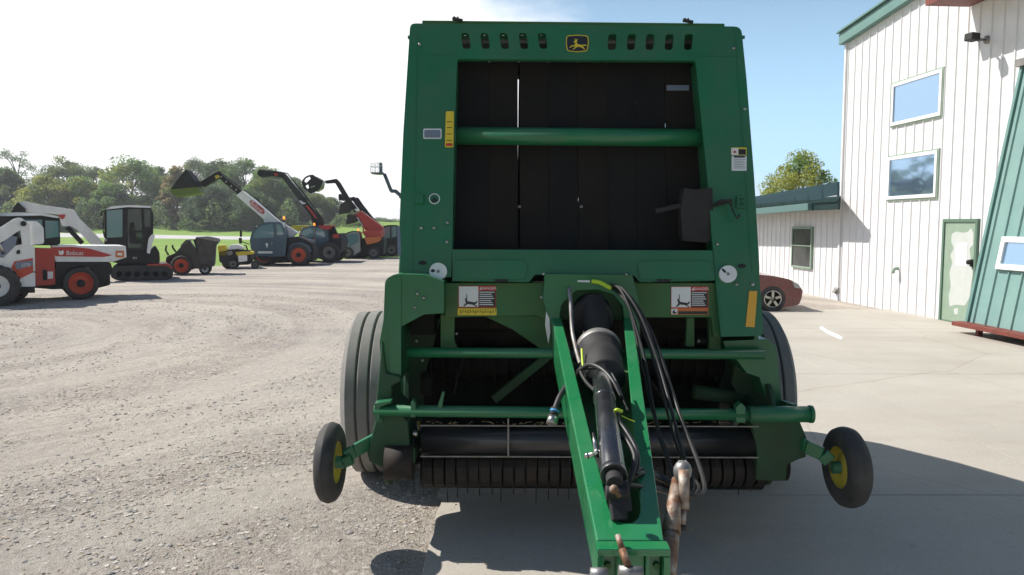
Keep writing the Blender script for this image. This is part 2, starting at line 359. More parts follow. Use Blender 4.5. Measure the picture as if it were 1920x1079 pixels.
# concrete apron: slabs 3 cm proud of the gravel with open joints
CE = -.50; cy1 = gnd(1440, 583).y
xs = [CE, 3.9, 8.4]; ys = [-6, .9, 5.08, 9.3, 13.4, cy1]
mb = MB()
for i in range(2):
    for j in range(5):
        g = .005; x0 = xs[i]+(g if i else (0.03*(j % 2))); x1 = xs[i+1]-g
        pts = [(x0, ys[j]+g), (x1, ys[j]+g), (x1, ys[j+1]-g)]
        if i == 0:   # ragged broken left edge
            k = 26; e = [(x0+rnd.uniform(-.004,.004)+.006*math.sin(t*1.7+j), ys[j+1]-g-(ys[j+1]-ys[j]-2*g)*t/k) for t in range(k)]
            pts += e
        else: pts.append((x0, ys[j+1]-g))
        mb.plate(pts, lambda u, v: (u, v, .03), (0,0,-.028))
struct(mb.build('concrete_apron', CO, bevel=.004))
mb = MB()
for j in ys[1:-1]: mb.box(CE+.04, 8.35, j-.02, j+.02, .010, .018)
mb.box(3.88, 3.92, -5.9, cy1-.1, .010, .019)
struct(mb.build('joint_dirt', M['crackdirt']))
mb = MB()
def G3(px, py, z=.034): return gnd(px, py, z)
mb.plate([(1536,615),(1541,612),(1552,620),(1568,626),(1580,633),(1577,637),(1564,631),(1549,624)], G3, (0,0,-.003))
tag(mb.build('painted_mark', M['whiteline']), 'short white paint stroke on the sunlit concrete near the building', 'paint mark')
# grassy bank rising under the far trees
mb = MB(); nx = 40; vs = []; Ys = [150, 158, 166, 176, 190, 230, 300]; Zs = [-.3, .3, 1.2, 2.0, 2.5, 2.7, 2.8]
for a, (yy, zz) in enumerate(zip(Ys, Zs)):
    for i in range(nx+1): vs.append((-200+i*200/nx, yy+4*math.sin(i*.7), zz+(.35*math.sin(i*1.3+a) if zz > 0 else 0)))
mb.add(vs, [(a*(nx+1)+i, a*(nx+1)+i+1, (a+1)*(nx+1)+i+1, (a+1)*(nx+1)+i) for a in range(len(Ys)-1) for i in range(nx)], True)
o = mb.build('grass_bank', GR, recalc=False)
for p in o.data.polygons:
    if p.normal.z < 0: p.flip()
struct(o)
# loose stones
mb = MB(); r2 = random.Random(3)
ico = [(0,0,1),(.89,0,.45),(.28,.85,.45),(-.72,.53,.45),(-.72,-.53,.45),(.28,-.85,.45),(.72,.53,-.45),(-.28,.85,-.45),(-.89,0,-.45),(-.28,-.85,-.45),(.72,-.53,-.45)]
icf = [(0,1,2),(0,2,3),(0,3,4),(0,4,5),(0,5,1),(1,6,2),(2,7,3),(3,8,4),(4,9,5),(5,10,1),(6,7,2),(7,8,3),(8,9,4),(9,10,5),(10,6,1)]
from mathutils import noise as mnoise
cnt = 0
while cnt < 23000:
    yy = 3.4+17*r2.random()**1.6; xx = -.56-(yy*.66)*r2.random()
    if r2.random() < .008: xx = r2.uniform(CE-.1, CE+.3)
    rr_ = math.hypot(xx+10, yy-12)
    dens = .5+1.6*mnoise.noise(Vector((rr_*1.15, yy*.13, 3)))+.9*mnoise.noise(Vector((xx*1.4, yy*1.1, 9)))
    if r2.random() > dens: continue
    cnt += 1
    s = (.0032+.0115*r2.random()**3.2)*(1+.03*yy); a = r2.random()*6.28; ca, sa = math.cos(a), math.sin(a)
    q = [r2.uniform(.6, 1.25) for _ in ico]; fx, fz = r2.uniform(.8, 1.7), r2.uniform(.4, .75)
    zz = .03 if xx > CE+.01 else .004
    if xx > CE+.01: s *= .5
    mb.cm = r2.choice((0,0,1,1,1,2,2))
    mb.add([(xx+s*k*(v[0]*fx*ca-v[1]*sa), yy+s*k*(v[0]*fx*sa+v[1]*ca), zz+s*fz*.1+s*k*v[2]*fz) for v, k in zip(ico, q)], icf)
o = mb.build('loose_gravel', [mat('stone_grey', (.25,.24,.23), .9), mat('stone_pale', (.47,.435,.385), .9), mat('stone_brown', (.36,.30,.235), .9)], recalc=False)
tag(o, 'loose grey and tan stones scattered over the gravel lot', 'gravel', kind='stuff')
# weeds / leaf litter at the slab edge
mb = MB()
for i in range(260):
    yy = r2.uniform(3.5, 8); xx = CE-.03+r2.gauss(0, .05); hh = r2.uniform(.008, .03); a = r2.random()*6.28
    mb.add([(xx,yy,.004),(xx+.006*math.cos(a),yy+.006*math.sin(a),.004),(xx+hh*math.cos(a)*.7,yy+hh*math.sin(a)*.7,.004+hh)], [(0,1,2)])
tag(mb.build('dry_weeds', mat('dry_weed', (.22,.22,.08), .9), recalc=False), 'thin dry weeds along the broken concrete edge', 'weeds', kind='stuff')

# ------------------------------------------------------------------ BALER
XC = .385; BO = Vector((XC, 5.6, 0))
bal = thing('round_baler', 'big green round hay baler parked on the concrete edge, drawbar towards the viewer', 'hay baler', BO)
SPLIT = {'box_bracket','drive_fitting','window_lip','tube_collar','belt_guide','chamber_roller','belt_guard','rubber_plug','gusset','pickup_end_drum','pipe_bracket','pipe_arm','grease_fitting','bolt','mount_bolt','hitch_bolt','throat_frame','cover_pressing','baffle_edge','hose_clip_','hitch_fitting'}
def islands(mb):
    par = list(range(len(mb.v)))
    def find(i):
        while par[i] != i: par[i] = par[par[i]]; i = par[i]
        return i
    for f in mb.f:
        a = find(f[0])
        for j in f[1:]: par[find(j)] = a
    g = {}
    for k, f in enumerate(mb.f): g.setdefault(find(f[0]), []).append(k)
    out = []
    for fs in g.values():
        n_ = MB(); mp_ = {}
        for k in fs:
            for j in mb.f[k]:
                if j not in mp_: mp_[j] = len(n_.v); n_.v.append(mb.v[j])
            n_.f.append([mp_[j] for j in mb.f[k]]); n_.m.append(mb.m[k]); n_.s.append(mb.s[k])
        out.append(n_)
    return out
def bp(mb, name, m, parent=bal, bevel=0, label=None, seg=2):
    if name in SPLIT:
        for q in islands(mb): o = q.build(name, m, parent, BO, bevel, seg)
        return o
    o = mb.build(name, m, parent, BO, bevel, seg)
    if label: o['label'] = label
    return o
# leaning front panel plane
PB = Vector((XC, 4.40, 1.55)); PT = Vector((XC, 4.67, 3.0)); PU = (PT-PB).normalized(); PN = Vector((0, -PU.z, PU.y))  # outward (to camera, up)
def PP(px, py, off=0):
    d = ray(px, py); q = PB+PN*off; t = (q-CAM).dot(PN)/d.dot(PN); return CAM+d*t
def PPo(off): return lambda px, py: PP(px, py, off)
def yplane(Y): return lambda px, py: at(px, py, Y)
outer = rounded([(769,44),(1390,50),(1400,150),(1414,330),(1424,500),(1424,520),(1432,630),(1352,632),(1342,528),(1337,470),(1326,330),(1304,114),(857,111),(850,330),(848,468),(846,520),(752,516),(749,420),(756,250)],
                [10,14,0,0,0,0,10,0,0,0,0,6,6,0,0,0,8,0,0], 4)
slots = []
for x in (873, 909, 945, 981, 1017): slots.append(rounded([(x-9,62),(x+6,62),(x+10,92),(x-5,92)], 6, 3))
for x in (1148, 1184, 1219, 1255, 1291): slots.append(rounded([(x-7,64),(x+9,64),(x+6,94),(x-9,94)], 6, 3))
mb = MB(); mb.plate(outer, PPo(0), -PN*.035, slots)
fp = bp(mb, 'front_panel', M['green'], bevel=.009, seg=3)
# inner lips of the window opening (folded edge)
mb = MB()
for a, b, c, d in [((857,111),(848,468),(868,112),(860,468)), ((1304,114),(1337,470),(1296,114),(1326,470))]:
    p0, p1 = PP(*a, -.036), PP(*b, -.036); q0 = p0-PN*.16; q1 = p1-PN*.16
    t = Vector((.006 if a[0] < 1000 else -.006, 0, 0)); s_ = -t
    mb.hexa([p0+s_*2, p0+t*0, q0+t*0, q0+s_*2, p1+s_*2, p1+t*0, q1+t*0, q1+s_*2])
bp(mb, 'window_lip', M['green'])
# top rail of the hood
mb = MB(); p = at(790, 41, 4.68); q = at(1362, 47, 4.68)
mb.beam(p+Vector((0,.06,0)), q+Vector((0,.06,0)), .05, .035); bp(mb, 'top_rail', M['green_dirty'], bevel=.005)
for x, y in ((858,39),(1290,42)):
    mb = MB(); p = at(x, y, 4.70); mb.tube([p-Vector((.03,0,-.01)), p+Vector((.03,0,0))], .010); mb.tube([p, p+Vector((0,0,.022))], .007); mb.ball(p+Vector((-.02,0,.012)), .013)
    bp(mb, 'hood_latch', M['blackmat'])
# sides and tailgate
prof = [(4.42,1.10),(4.44,1.55),(4.71,2.97),(5.1,3.03),(5.7,2.97),(6.08,2.78),(6.55,2.42),(6.92,2.0),(7.12,1.5),(7.08,1.05),(6.8,.68),(6.3,.5),(5.6,.50),(5.0,.7),(4.7,.9)]
def tap(z): return .058*max(0, z-1.55)/1.45
XL = -.655; XR = 1.425
for x0, x1 in ((XL, XL+.03), (XR-.03, XR)):
    mb = MB(); sg = 1 if x0 < 0 else -1; mb.plate(prof, lambda u, v: (x0+sg*tap(v), u, v), (x1-x0, 0, 0)); bp(mb, 'side_panel', M['green'], bevel=.008)
# hood & rear shell with light gap between the belts: two shells left and right of the gap
mb = MB()
hood = [(4.74,2.975),(5.1,3.03),(5.7,2.97),(5.8,2.93)]
for a, b in zip(hood, hood[1:]):
    mb.hexa([(XL+.03,a[0],a[1]-.02),(XR-.03,a[0],a[1]-.02),(XR-.03,b[0],b[1]-.02),(XL+.03,b[0],b[1]-.02),(XL+.03,a[0],a[1]),(XR-.03,a[0],a[1]),(XR-.03,b[0],b[1]),(XL+.03,b[0],b[1])])
bp(mb, 'hood', M['green'])
# belts
bx = [859,917,973,1028,1083,1137,1192,1247,1305]
belt_in = -.17
gapx = at(972.5, 200, 4.9).x
for i in range(8):
    mb = MB()
    xa = PP(bx[i], 200, belt_in).x; xb = PP(bx[i+1], 200, belt_in).x
    if i == 0: xa -= .03
    if i == 7: xb += .08
    if i == 1: xb = gapx-.0065
    elif i == 2: xa = gapx+.0065
    g = .0008 if i not in (1,2) else .0015
    if i == 1: xb += g
    if i == 2: xa -= g
    dz = rnd.uniform(-.006, .006)
    def bb(z, o):   # point on belt plane at height z
        t = (z-PB.z)/PU.z; return PB+PU*t-PN*(-belt_in+o+dz)
    x0, x1 = xa+g, xb-g; a, b = bb(1.50, .02), bb(2.86, 0)
    path = [(a.y+.12,a.z-.25),(a.y,a.z),(b.y,b.z),(b.y+.08,b.z+.04)]+[(y_-.10,z_-.03) for y_, z_ in [(5.3,2.98),(5.8,2.90),(6.14,2.72),(6.6,2.36),(6.93,1.95),(7.10,1.5),(7.05,1.05),(6.8,.78),(6.3,.62),(5.7,.66)]]
    vv = []
    for y_, z_ in path: vv += [(x0,y_,z_),(x1,y_,z_),(x1,y_+.006,z_-.006),(x0,y_+.006,z_-.006)]
    mb.add(vv, [(k*4+j, k*4+(j+1)%4, k*4+4+(j+1)%4, k*4+4+j) for k in range(len(path)-1) for j in range(4)])
    bp(mb, 'belt', M['belt'] if i in (0,3,5,6) else M['belt_worn'])
# side fillers between the outer belts and the side panels
mb = MB()
xa = PP(859, 200, belt_in).x-.035; xb = PP(1305, 200, belt_in).x+.085
for x0, x1 in ((XL+.03, xa), (xb, XR-.03)):
    rp = [(5.75,2.88),(6.02,2.70),(6.48,2.33),(6.82,1.92),(7.0,1.5),(6.95,1.05),(6.7,.78)]
    vv = []
    for y_, z_ in rp: vv += [(x0,y_,z_),(x1,y_,z_)]
    mb.add(vv, [(k*2,k*2+1,k*2+3,k*2+2) for k in range(len(rp)-1)])
    a = bb(1.5, .02); b = bb(2.9, .02)
    mb.hexa([(x0,a.y,a.z),(x1,a.y,a.z),(x1,a.y+.02,a.z),(x0,a.y+.02,a.z),(x0,b.y,b.z),(x1,b.y,b.z),(x1,b.y+.02,b.z),(x0,b.y+.02,b.z)])
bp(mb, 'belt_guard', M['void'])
mb = MB()   # guide bolts along the top of the belts
for x in (917,973,1028,1083,1137,1192,1247): 
    p = PP(x, 116, -.10); mb.ball(p, .006, 8)
for x, y in ((974,388),(1090,388)): mb.ball(PP(x, y, -.14), .010, 8)
bp(mb, 'belt_guide', M['steel'])
# cross tube in front of the belts
mb = MB(); a = PP(852,255,-.08); b = PP(1318,259,-.08); mb.tube([a, b], .052, 28)
bp(mb, 'cross_tube', M['green'])
mb = MB()
for p in (a, b): mb.tube([p-Vector((.012,0,0)), p+Vector((.012,0,0))], .064, 20)
bp(mb, 'tube_collar', M['green'])
# lower rollers hidden behind
mb = MB()
for y, z, r in ((4.72,1.42,.09),(4.95,1.15,.12),(5.1,2.86,.05)):
    mb.tube([(XL+.03,y,z),(XR-.03,y,z)], r, 24)
bp(mb, 'chamber_roller', M['void'])
# lower cover, raised pressing under window
mb = MB(); cv = rounded([(848,468),(1336,470),(1341,526),(1200,529),(1188,516),(1172,516),(1172,528),(1020,526),(1020,515),(1003,515),(992,529),(848,527)], [0,0,3,3,3,0,0,0,0,3,3,0], 3)
mb.plate(cv, PPo(.012), -PN*.04); bp(mb, 'lower_cover', M['green'], bevel=.008)
mb = MB(); mb.plate(rounded([(852,488),(980,488),(990,500),(982,524),(852,524)],5,3), PPo(.022), -PN*.011); mb.plate(rounded([(1195,490),(1333,490),(1336,523),(1200,524)],5,3), PPo(.022), -PN*.011)
bp(mb, 'cover_pressing', M['green'], bevel=.006)
mb = MB()
for x in (940, 1245): mb.plate(rect(x-12,524,x+12,529), PPo(.026), -PN*.02)
mb.plate(rounded([(758,512),(764,512),(764,519),(750,519)],1,2), PPo(.012), -PN*.01)
mb.plate(ell(792,493,8,4), PPo(.003), -PN*.01); mb.plate(ell(1391,499,8,4), PPo(.003), -PN*.01)
bp(mb, 'rubber_plug', M['blackmat'])
# main frame beam
mb = MB(); fb = [(834,531),(1352,531),(1352,632),(1338,634),(1334,596),(1190,596),(1182,600),(1020,600),(1008,592),(834,596)]
mb.plate(fb, yplane(4.42), (0,.16,0)); bp(mb, 'frame_beam', M['green_dirty'], bevel=.006, label='dusty olive-green cross beam carrying the warning decals')
mb = MB()   # bent gusset plates above tongue and left down leg
mb.plate([(826,590),(852,590),(852,640),(858,655),(826,655)], yplane(4.44), (0,.05,0))
mb.plate([(1288,596),(1302,596),(1302,650),(1286,650)], yplane(4.47), (0,.04,0)); mb.plate([(1330,596),(1352,596),(1352,655),(1330,655)], yplane(4.46), (0,.05,0))
mb.plate([(905,592),(1022,592),(1040,660),(1030,668),(1000,645),(960,618)], yplane(4.47), (0,.04,0))
bp(mb, 'gusset', M['green_dirty'], bevel=.004)
# left upper shield
mb = MB(); ls = rounded([(722,524),(740,514),(800,516),(832,528),(832,588),(795,590),(752,613),(752,706),(730,712),(716,716),(712,640),(719,600)], [10,8,6,0,0,3,0,3,0,0,0,0], 4)
mb.plate(ls, yplane(4.30), (0,.30,0)); bp(mb, 'corner_shield', M['green'], bevel=.012, seg=3)
mb = MB(); mb.plate(rounded([(724,528),(752,520),(752,700),(732,705)],4,3), yplane(4.292), (0,.01,0)); bp(mb, 'shield_flange', M['green'], bevel=.004)
# left fender beside tyre
mb = MB(); fl = [(716,640),(724,700),(750,706),(752,716),(734,724),(734,760),(764,790),(768,836),(778,842),(778,870),(722,872),(716,878),(692,866),(688,850),(704,790),(706,740)]
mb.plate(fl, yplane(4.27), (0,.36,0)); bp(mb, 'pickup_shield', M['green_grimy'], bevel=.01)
for x0 in (-.735, 1.47):
    mb = MB(); mb.plate(rounded([(4.32,.90),(4.285,.74),(4.285,.52),(4.32,.37),(4.45,.31),(4.8,.34),(5.0,.6),(5.0,.9),(4.5,.95)],.10,4), lambda u, v: (x0, u, v), (.025,0,0)); bp(mb, 'pickup_side_plate', M['green_grimy'], bevel=.006)
mb = MB(); a = at(752,866,4.28); mb.tube([a-Vector((.085,0,0)), a+Vector((.07,0,0))], .098, 32)
a2 = at(1440,872,4.40); mb.tube([a2-Vector((.09,0,0)), a2+Vector((.10,0,0))], .09, 28)
bp(mb, 'pickup_end_drum', M['brown'])
# right fender
mb = MB(); fr = rounded([(1356,640),(1440,636),(1456,650),(1466,760),(1440,764),(1424,708),(1400,700),(1382,676),(1362,660)], [0,6,8,0,0,0,0,4,0], 3)
mb.plate(fr, yplane(4.42), (0,.30,0)); bp(mb, 'right_bracket', M['green'], bevel=.01)
bal.children[-1].name = 'fender_bracket'
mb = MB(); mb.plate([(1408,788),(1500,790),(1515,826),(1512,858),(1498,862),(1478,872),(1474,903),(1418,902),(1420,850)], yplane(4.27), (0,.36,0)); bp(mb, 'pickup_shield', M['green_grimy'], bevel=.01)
# right lower side shading web
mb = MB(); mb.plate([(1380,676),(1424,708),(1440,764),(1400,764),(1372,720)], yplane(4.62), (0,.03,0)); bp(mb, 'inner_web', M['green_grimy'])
# upper pipe, lower pipe
mb = MB(); mb.tube([at(764,661,4.36), at(1432,665,4.36)], .029, 20); bp(mb, 'guard_pipe', M['green'])
mb = MB(); mb.tube([at(702,770,4.22), at(1408,778,4.22)], .032, 20); mb.tube([at(1404,777,4.22), at(1521,777,4.22)], .045, 24); mb.tube([at(1517,777,4.22), at(1523,777,4.22)], .049, 24)
bp(mb, 'roller_pipe', M['green'])
mb = MB()
mb.plate(rounded([(823,783),(821,760),(826,745),(829,735),(834,736),(831,750),(829,765),(830,783)],1,2), yplane(4.20), (0,.02,0))
mb.plate([(770,783),(770,756),(774,750),(779,756),(779,783)], yplane(4.19), (0,.06,0))
mb.plate([(702,757),(733,752),(734,756),(712,764),(712,790),(702,790)], yplane(4.19), (0,.08,0))
mb.plate([(1380,764),(1390,756),(1398,764),(1398,793),(1380,793)], yplane(4.19), (0,.06,0))
bp(mb, 'pipe_bracket', M['green'], bevel=.003)
# side arms from pipe back to the pickup
mb = MB()
for x0 in (712, 1490):
    a = at(x0, 775, 4.24); mb.beam(a, (a.x, 4.7, a.z-.05), .03, .10)
bp(mb, 'pipe_arm', M['green'])
# pickup: wind-guard baffle
mb = MB(); a = at(792,826,4.36); b = at(1424,829,4.36); mb.tube([a, b], .086, 36); bp(mb, 'baffle_roller', M['black'])
mb = MB()
for y in (798, 856): mb.beam(at(788,y,4.275), at(1422,y+2,4.275), .012, .006)
mb.beam(at(953,785,4.262), at(953,856,4.262), .008, .006); mb.beam(at(1262,788,4.262), at(1265,838,4.262), .006, .006)
bp(mb, 'baffle_edge', M['greymetal'])
mb = MB(); mb.tube([at(774,813,4.3), at(783,813,4.3)], .018, 12); bp(mb, 'pivot_bolt', M['steel'])
mb = MB(); mb.tube([at(792,876,4.5), at(1424,880,4.5)], .12, 30); bp(mb, 'pickup_drum', M['void'])
for i, px in enumerate(range(806, 1420, 21)):      # stripper bands
    mb = MB(); c = at(px, 874, 4.46); w_ = .0268
    pr = [(math.cos(R(t))*.16, math.sin(R(t))*.11) for t in range(60, 301, 20)]
    for (y0,z0),(y1,z1) in zip(pr, pr[1:]):
        mb.add([(c.x-w_,c.y+y0,c.z+z0),(c.x+w_,c.y+y0,c.z+z0),(c.x+w_,c.y+y1,c.z+z1),(c.x-w_,c.y+y1,c.z+z1)], [(0,1,2,3)], True)
    bp(mb, 'stripper_band', M['brown'])
for i, px in enumerate(range(795, 1420, 21)):
    mb = MB(); a = at(px, 858, 4.36); r_ = rnd.uniform(-.01,.01); k = .32 if px > 900 else .26
    dn = rnd.uniform(.20,.26) if px < 1180 else rnd.uniform(.17,.22)
    mb.tube(spline([a+Vector((0,.02,.03)), a+Vector((r_*.3,-.045,-.03)), a+Vector((r_,-.02,-dn))], 4), .0032, 6)
    bp(mb, 'tine', M['blackmat'])
mb = MB(); a = at(775,800,4.33); mb.tube([a, at(776,926,4.30)], .0045, 6); bp(mb, 'tine', M['blackmat'])
# pipes & feed rotor in the throat, closing floor
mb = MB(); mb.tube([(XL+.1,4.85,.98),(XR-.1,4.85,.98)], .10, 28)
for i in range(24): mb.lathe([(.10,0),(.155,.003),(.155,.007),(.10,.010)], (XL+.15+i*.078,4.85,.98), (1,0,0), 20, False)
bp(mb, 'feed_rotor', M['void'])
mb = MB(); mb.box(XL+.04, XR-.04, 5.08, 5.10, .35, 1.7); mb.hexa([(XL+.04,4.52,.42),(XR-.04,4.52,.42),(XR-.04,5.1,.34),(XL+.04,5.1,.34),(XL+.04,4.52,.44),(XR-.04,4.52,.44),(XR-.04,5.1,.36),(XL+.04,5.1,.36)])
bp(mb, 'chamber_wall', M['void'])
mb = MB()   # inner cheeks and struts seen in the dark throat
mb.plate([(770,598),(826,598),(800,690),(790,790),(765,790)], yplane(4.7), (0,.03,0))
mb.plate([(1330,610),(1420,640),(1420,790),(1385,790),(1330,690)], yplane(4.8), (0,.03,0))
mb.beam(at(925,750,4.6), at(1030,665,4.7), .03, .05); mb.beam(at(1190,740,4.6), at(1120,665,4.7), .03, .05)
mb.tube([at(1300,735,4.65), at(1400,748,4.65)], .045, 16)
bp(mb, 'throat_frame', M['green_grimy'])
mb = MB(); mb.tube([at(790,720,4.55), at(810,720,4.55)], .07, 20); mb.box(XL+.06, XL+.2, 4.5, 4.7, 1.2, 1.32); mb.tube([at(850,740,4.5),at(872,655,4.55)], .006)
mb.tube([at(1205,690,4.5),at(1250,760,4.5)], .007); mb.tube([at(1305,640,4.5), at(1330,640,4.5)], .02)
bp(mb, 'drive_fitting', M['void'])
mb = MB()
for p in ((781,640),(856,626),(1310,640),(1190,648),(792,676)): mb.ball(at(*p, 4.46), .010, 8)
bp(mb, 'grease_fitting', M['steel'])
mb = MB(); mb.box(-1.0, 1.77, 5.68, 5.80, .54, .66); bp(mb, 'axle', M['green_dirty'])
# main wheels
def main_wheel(xo, xi, yc, zc):
    s = 1 if xi > xo else -1; wd = abs(xi-xo); rr = zc
    pr = [(rr*.52,0.03),(rr*.60,.004),(rr*.80,0.0),(rr*.90,.02),(rr*.955,.045)]
    k = 5; g = .016; usable = wd-.10; rw = (usable-(k-1)*g)/k; t = .05
    for i in range(k):
        cr = rr*(1-.018*abs((t+rw/2)/wd*2-1)**2)
        pr += [(cr-.006,t),(cr,t+.006),(cr,t+rw-.006),(cr-.006,t+rw)]
        if i < k-1: pr += [(cr-.026,t+rw+.003),(cr-.026,t+rw+g-.003)]
        t += rw+g
    pr += [(rr*.955,wd-.045),(rr*.90,wd-.02),(rr*.80,wd),(rr*.60,wd-.004),(rr*.52,wd-.03)]
    mb = MB(); mb.lathe([(.07,wd*.5-.05),(.07,wd*.5+.12),(.0,wd*.5+.12)], (xo,yc,zc), (s,0,0), 20); mb.lathe([(.07,-.0+wd*.3),(.07,wd*.5)], (xo,yc,zc), (s,0,0), 20)
    wh = bp(mb, 'wheel', M['yellow'])
    mb = MB(); mb.lathe(pr, (xo,yc,zc), (s,0,0), 72, False); ty = bp(mb, 'tyre', M['tread'], wh)
    for p in ty.data.polygons: p.use_smooth = True
    mdf = ty.modifiers.new('es', 'EDGE_SPLIT'); mdf.split_angle = R(35)
    mb = MB(); mb.lathe([(rr*.53,.03),(rr*.5,.06),(rr*.45,.12),(rr*.44,wd*.45),(.06,wd*.45),(.06,wd*.55),(rr*.44,wd*.55),(rr*.45,wd-.1),(rr*.53,wd-.03)], (xo,yc,zc), (s,0,0), 48); bp(mb, 'rim', M['yellow'], wh)
main_wheel(-1.19, -.67, 5.74, .60); main_wheel(1.97, 1.45, 5.74, .60)
# gauge wheels
def gauge(cpx, cpy, Y, r, wd, yaw, camber, sgn):
    c = at(cpx, cpy, Y); ax = Matrix.Rotation(yaw, 3, 'Z') @ (Matrix.Rotation(camber, 3, 'Y') @ Vector((1,0,0)))
    o = c-ax*wd/2
    pr = [(r*.52,.012),(r*.62,0),(r*.85,.002),(r*.95,.018),(r*.985,.04)]
    pr += [(r*(1.0-.012*abs(i/4-1)), .04+(wd-.08)*i/8) for i in range(1,8)]+[(r*.985,wd-.04),(r*.95,wd-.018),(r*.85,wd-.002),(r*.62,wd),(r*.52,wd-.012)]
    mb = MB(); mb.lathe([(0,-.02),(.035,-.02),(.035,wd+.02),(0,wd+.02)], o, ax, 20); wh = bp(mb, 'gauge_wheel', M['green'])
    mb = MB(); mb.lathe(pr, o, ax, 56); bp(mb, 'tyre', M['rubber'], wh)
    mb = MB(); mb.lathe([(r*.54,.014),(r*.50,.03),(r*.46,.045),(r*.40,.05),(r*.30,.03),(r*.2,.035),(.035,.02),(.035,wd-.02),(r*.2,wd-.035),(r*.30,wd-.03),(r*.40,wd-.05),(r*.46,wd-.045),(r*.50,wd-.03),(r*.54,wd-.014)], o, ax, 40); bp(mb, 'rim', M['yellow'], wh)
    return c, ax
c, ax = gauge(620, 867, 4.20, .222, .100, R(-1), R(0), 1)
mb = MB(); e = c+ax*.09
mb.beam(e+Vector((-.02,0,0)), e+Vector((.03,.0,.02)), .05, .06)
pts = [at(646,858,4.20), at(664,846,4.24), at(712,820,4.34), at(760,800,4.42)]
for a, b in zip(pts, pts[1:]): mb.beam(a, b, .03, .075)
bp(mb, 'gauge_wheel_arm', M['green'], bevel=.006)
c, ax = gauge(1587, 876, 4.20, .222, .120, R(2), R(-1), -1)
mb = MB(); pts = [at(1556,866,4.17), at(1543,852,4.18), at(1512,838,4.24), at(1480,812,4.42)]
for a, b in zip(pts, pts[1:]): mb.beam(a, b, .03, .075)
bp(mb, 'gauge_wheel_arm', M['green'], bevel=.006)
# --- decals and small hardware on the front
def decal(poly, m, name='decal', off=.0035, fn=None, th=None, parent=fp, label=None):
    mb = MB(); mb.plate(poly, fn or PPo(off), th or -PN*.003); return bp(mb, name, m, parent, label=label)
YB = 4.417; yb = yplane(YB)
# emblem
em = decal(rounded([(1062,67),(1082,65.5),(1103,67),(1104,80),(1102,96),(1083,98),(1063,96),(1061,80)], [5,0,5,0,5,0,5,0],4), M['label_yellow'], 'emblem', .0035)
decal(rounded([(1063.6,68.6),(1082,67.3),(1101.4,68.6),(1102.2,80),(1100.4,94.6),(1083,96.4),(1064.6,94.6),(1062.8,80)], [4,0,4,0,4,0,4,0],4), M['label_black'], 'emblem_field', .0055, parent=em)
deer = [(0,17),(6,15),(10,17),(16,16),(22,15),(26,12),(25,8),(23,3),(26,5),(28,1),(28,6),(31,2),(31,7),(34,9),(33,11),(30,11),(30,15),(33,17),(40,18),(45,22),(43,23),(38,20),(32,20),(28,20),(36,26),(34,27),(25,21),(18,21),(12,23),(6,27),(4,26),(9,21),(10,19),(5,18),(0,19)]
decal([(1100-(x*.72), 71+y*.82) for x, y in deer], M['label_yellow'], 'leaping_stag', .0072, parent=em)
# yellow density gauge
gd = decal(rounded([(836,209),(851,209),(850,276),(834,276)],2,2), M['label_yellow'], 'bale_gauge', .012, th=-PN*.012)
mb = MB()
for y in (228,239,251,263): mb.plate(rect(838,y,847,y+1.2), PPo(.0135), -PN*.002)
bp(mb, 'gauge_mark', M['label_black'], gd)
decal(rect(836,269,848.5,274), M['label_red'], 'gauge_band', .0135, parent=gd)
d = decal(rounded(rect(793.5,241.5,828,260.5),3,3), M['white'], 'data_plate', .0035); decal(rounded(rect(795.5,244,826,258.5),2,2), M['label_grey'], 'plate_print', .005, parent=d)
d = decal(ell(814.5,373,10.5,10), M['white'], 'round_sticker'); decal(ell(814.5,373,8.7,8.3), M['green'], 'sticker_disc', .005, parent=d); decal([(808,375),(816,370),(821,377),(812,381)], M['label_black'], 'sticker_print', .0065, parent=d)
for cx, cy in ((821.5,509),(1365.5,514)):
    mb = MB(); mb.plate(ell(cx,cy,16.5,16,32), PPo(.022), -PN*.022); d = bp(mb, 'white_disc', M['white'], fp)
    dx = -10 if cx < 1000 else -8; dy = -1 if cx < 1000 else -6
    mb = MB(); mb.plate([(cx+dx+x*.9, cy+dy+y+(x*.6 if cx > 1000 else 0)) for x, y in ell(0,0,4.6,3,16)], PPo(.0235), -PN*.002); bp(mb, 'disc_slot', M['label_black'], d)
    mb = MB(); mb.plate(ell(cx,cy,3,3,16), PPo(.026), -PN*.005); bp(mb, 'disc_bolt', M['greymetal'], d)
mb = MB()
for x, y in ((790,428),(814,428),(839,418),(838,454),(1345,458),(1381,534),(1411,534),(787,84),(1375,91),(1396,205)):
    p = PP(x, y, .004); mb.lathe([(.0095,0),(.0095,.006),(.005,.009),(0,.009)], p, PN, 10)
bp(mb, 'bolt', M['steel'], fp)
mb = MB()
for x, y in ((783,551),(795,559),(778,577)): mb.lathe([(.0095,0),(.0095,.006),(0,.009)], at(x,y,4.297), (0,-1,0), 10)
bp(mb, 'bolt', M['steel'])
mb = MB(); mb.plate(rect(778,364,794,382,2), PPo(.02), -PN*.02); mb.plate(rect(780,372,792,374), PPo(.022), -PN*.003); bp(mb, 'latch_cover', M['green'], fp, bevel=.003)
mb = MB(); mb.plate(rounded([(744,424),(750,424),(752,478),(746,480)],3,3), PPo(.002), -PN*.02); bp(mb, 'side_marker', M['label_grey'], fp)
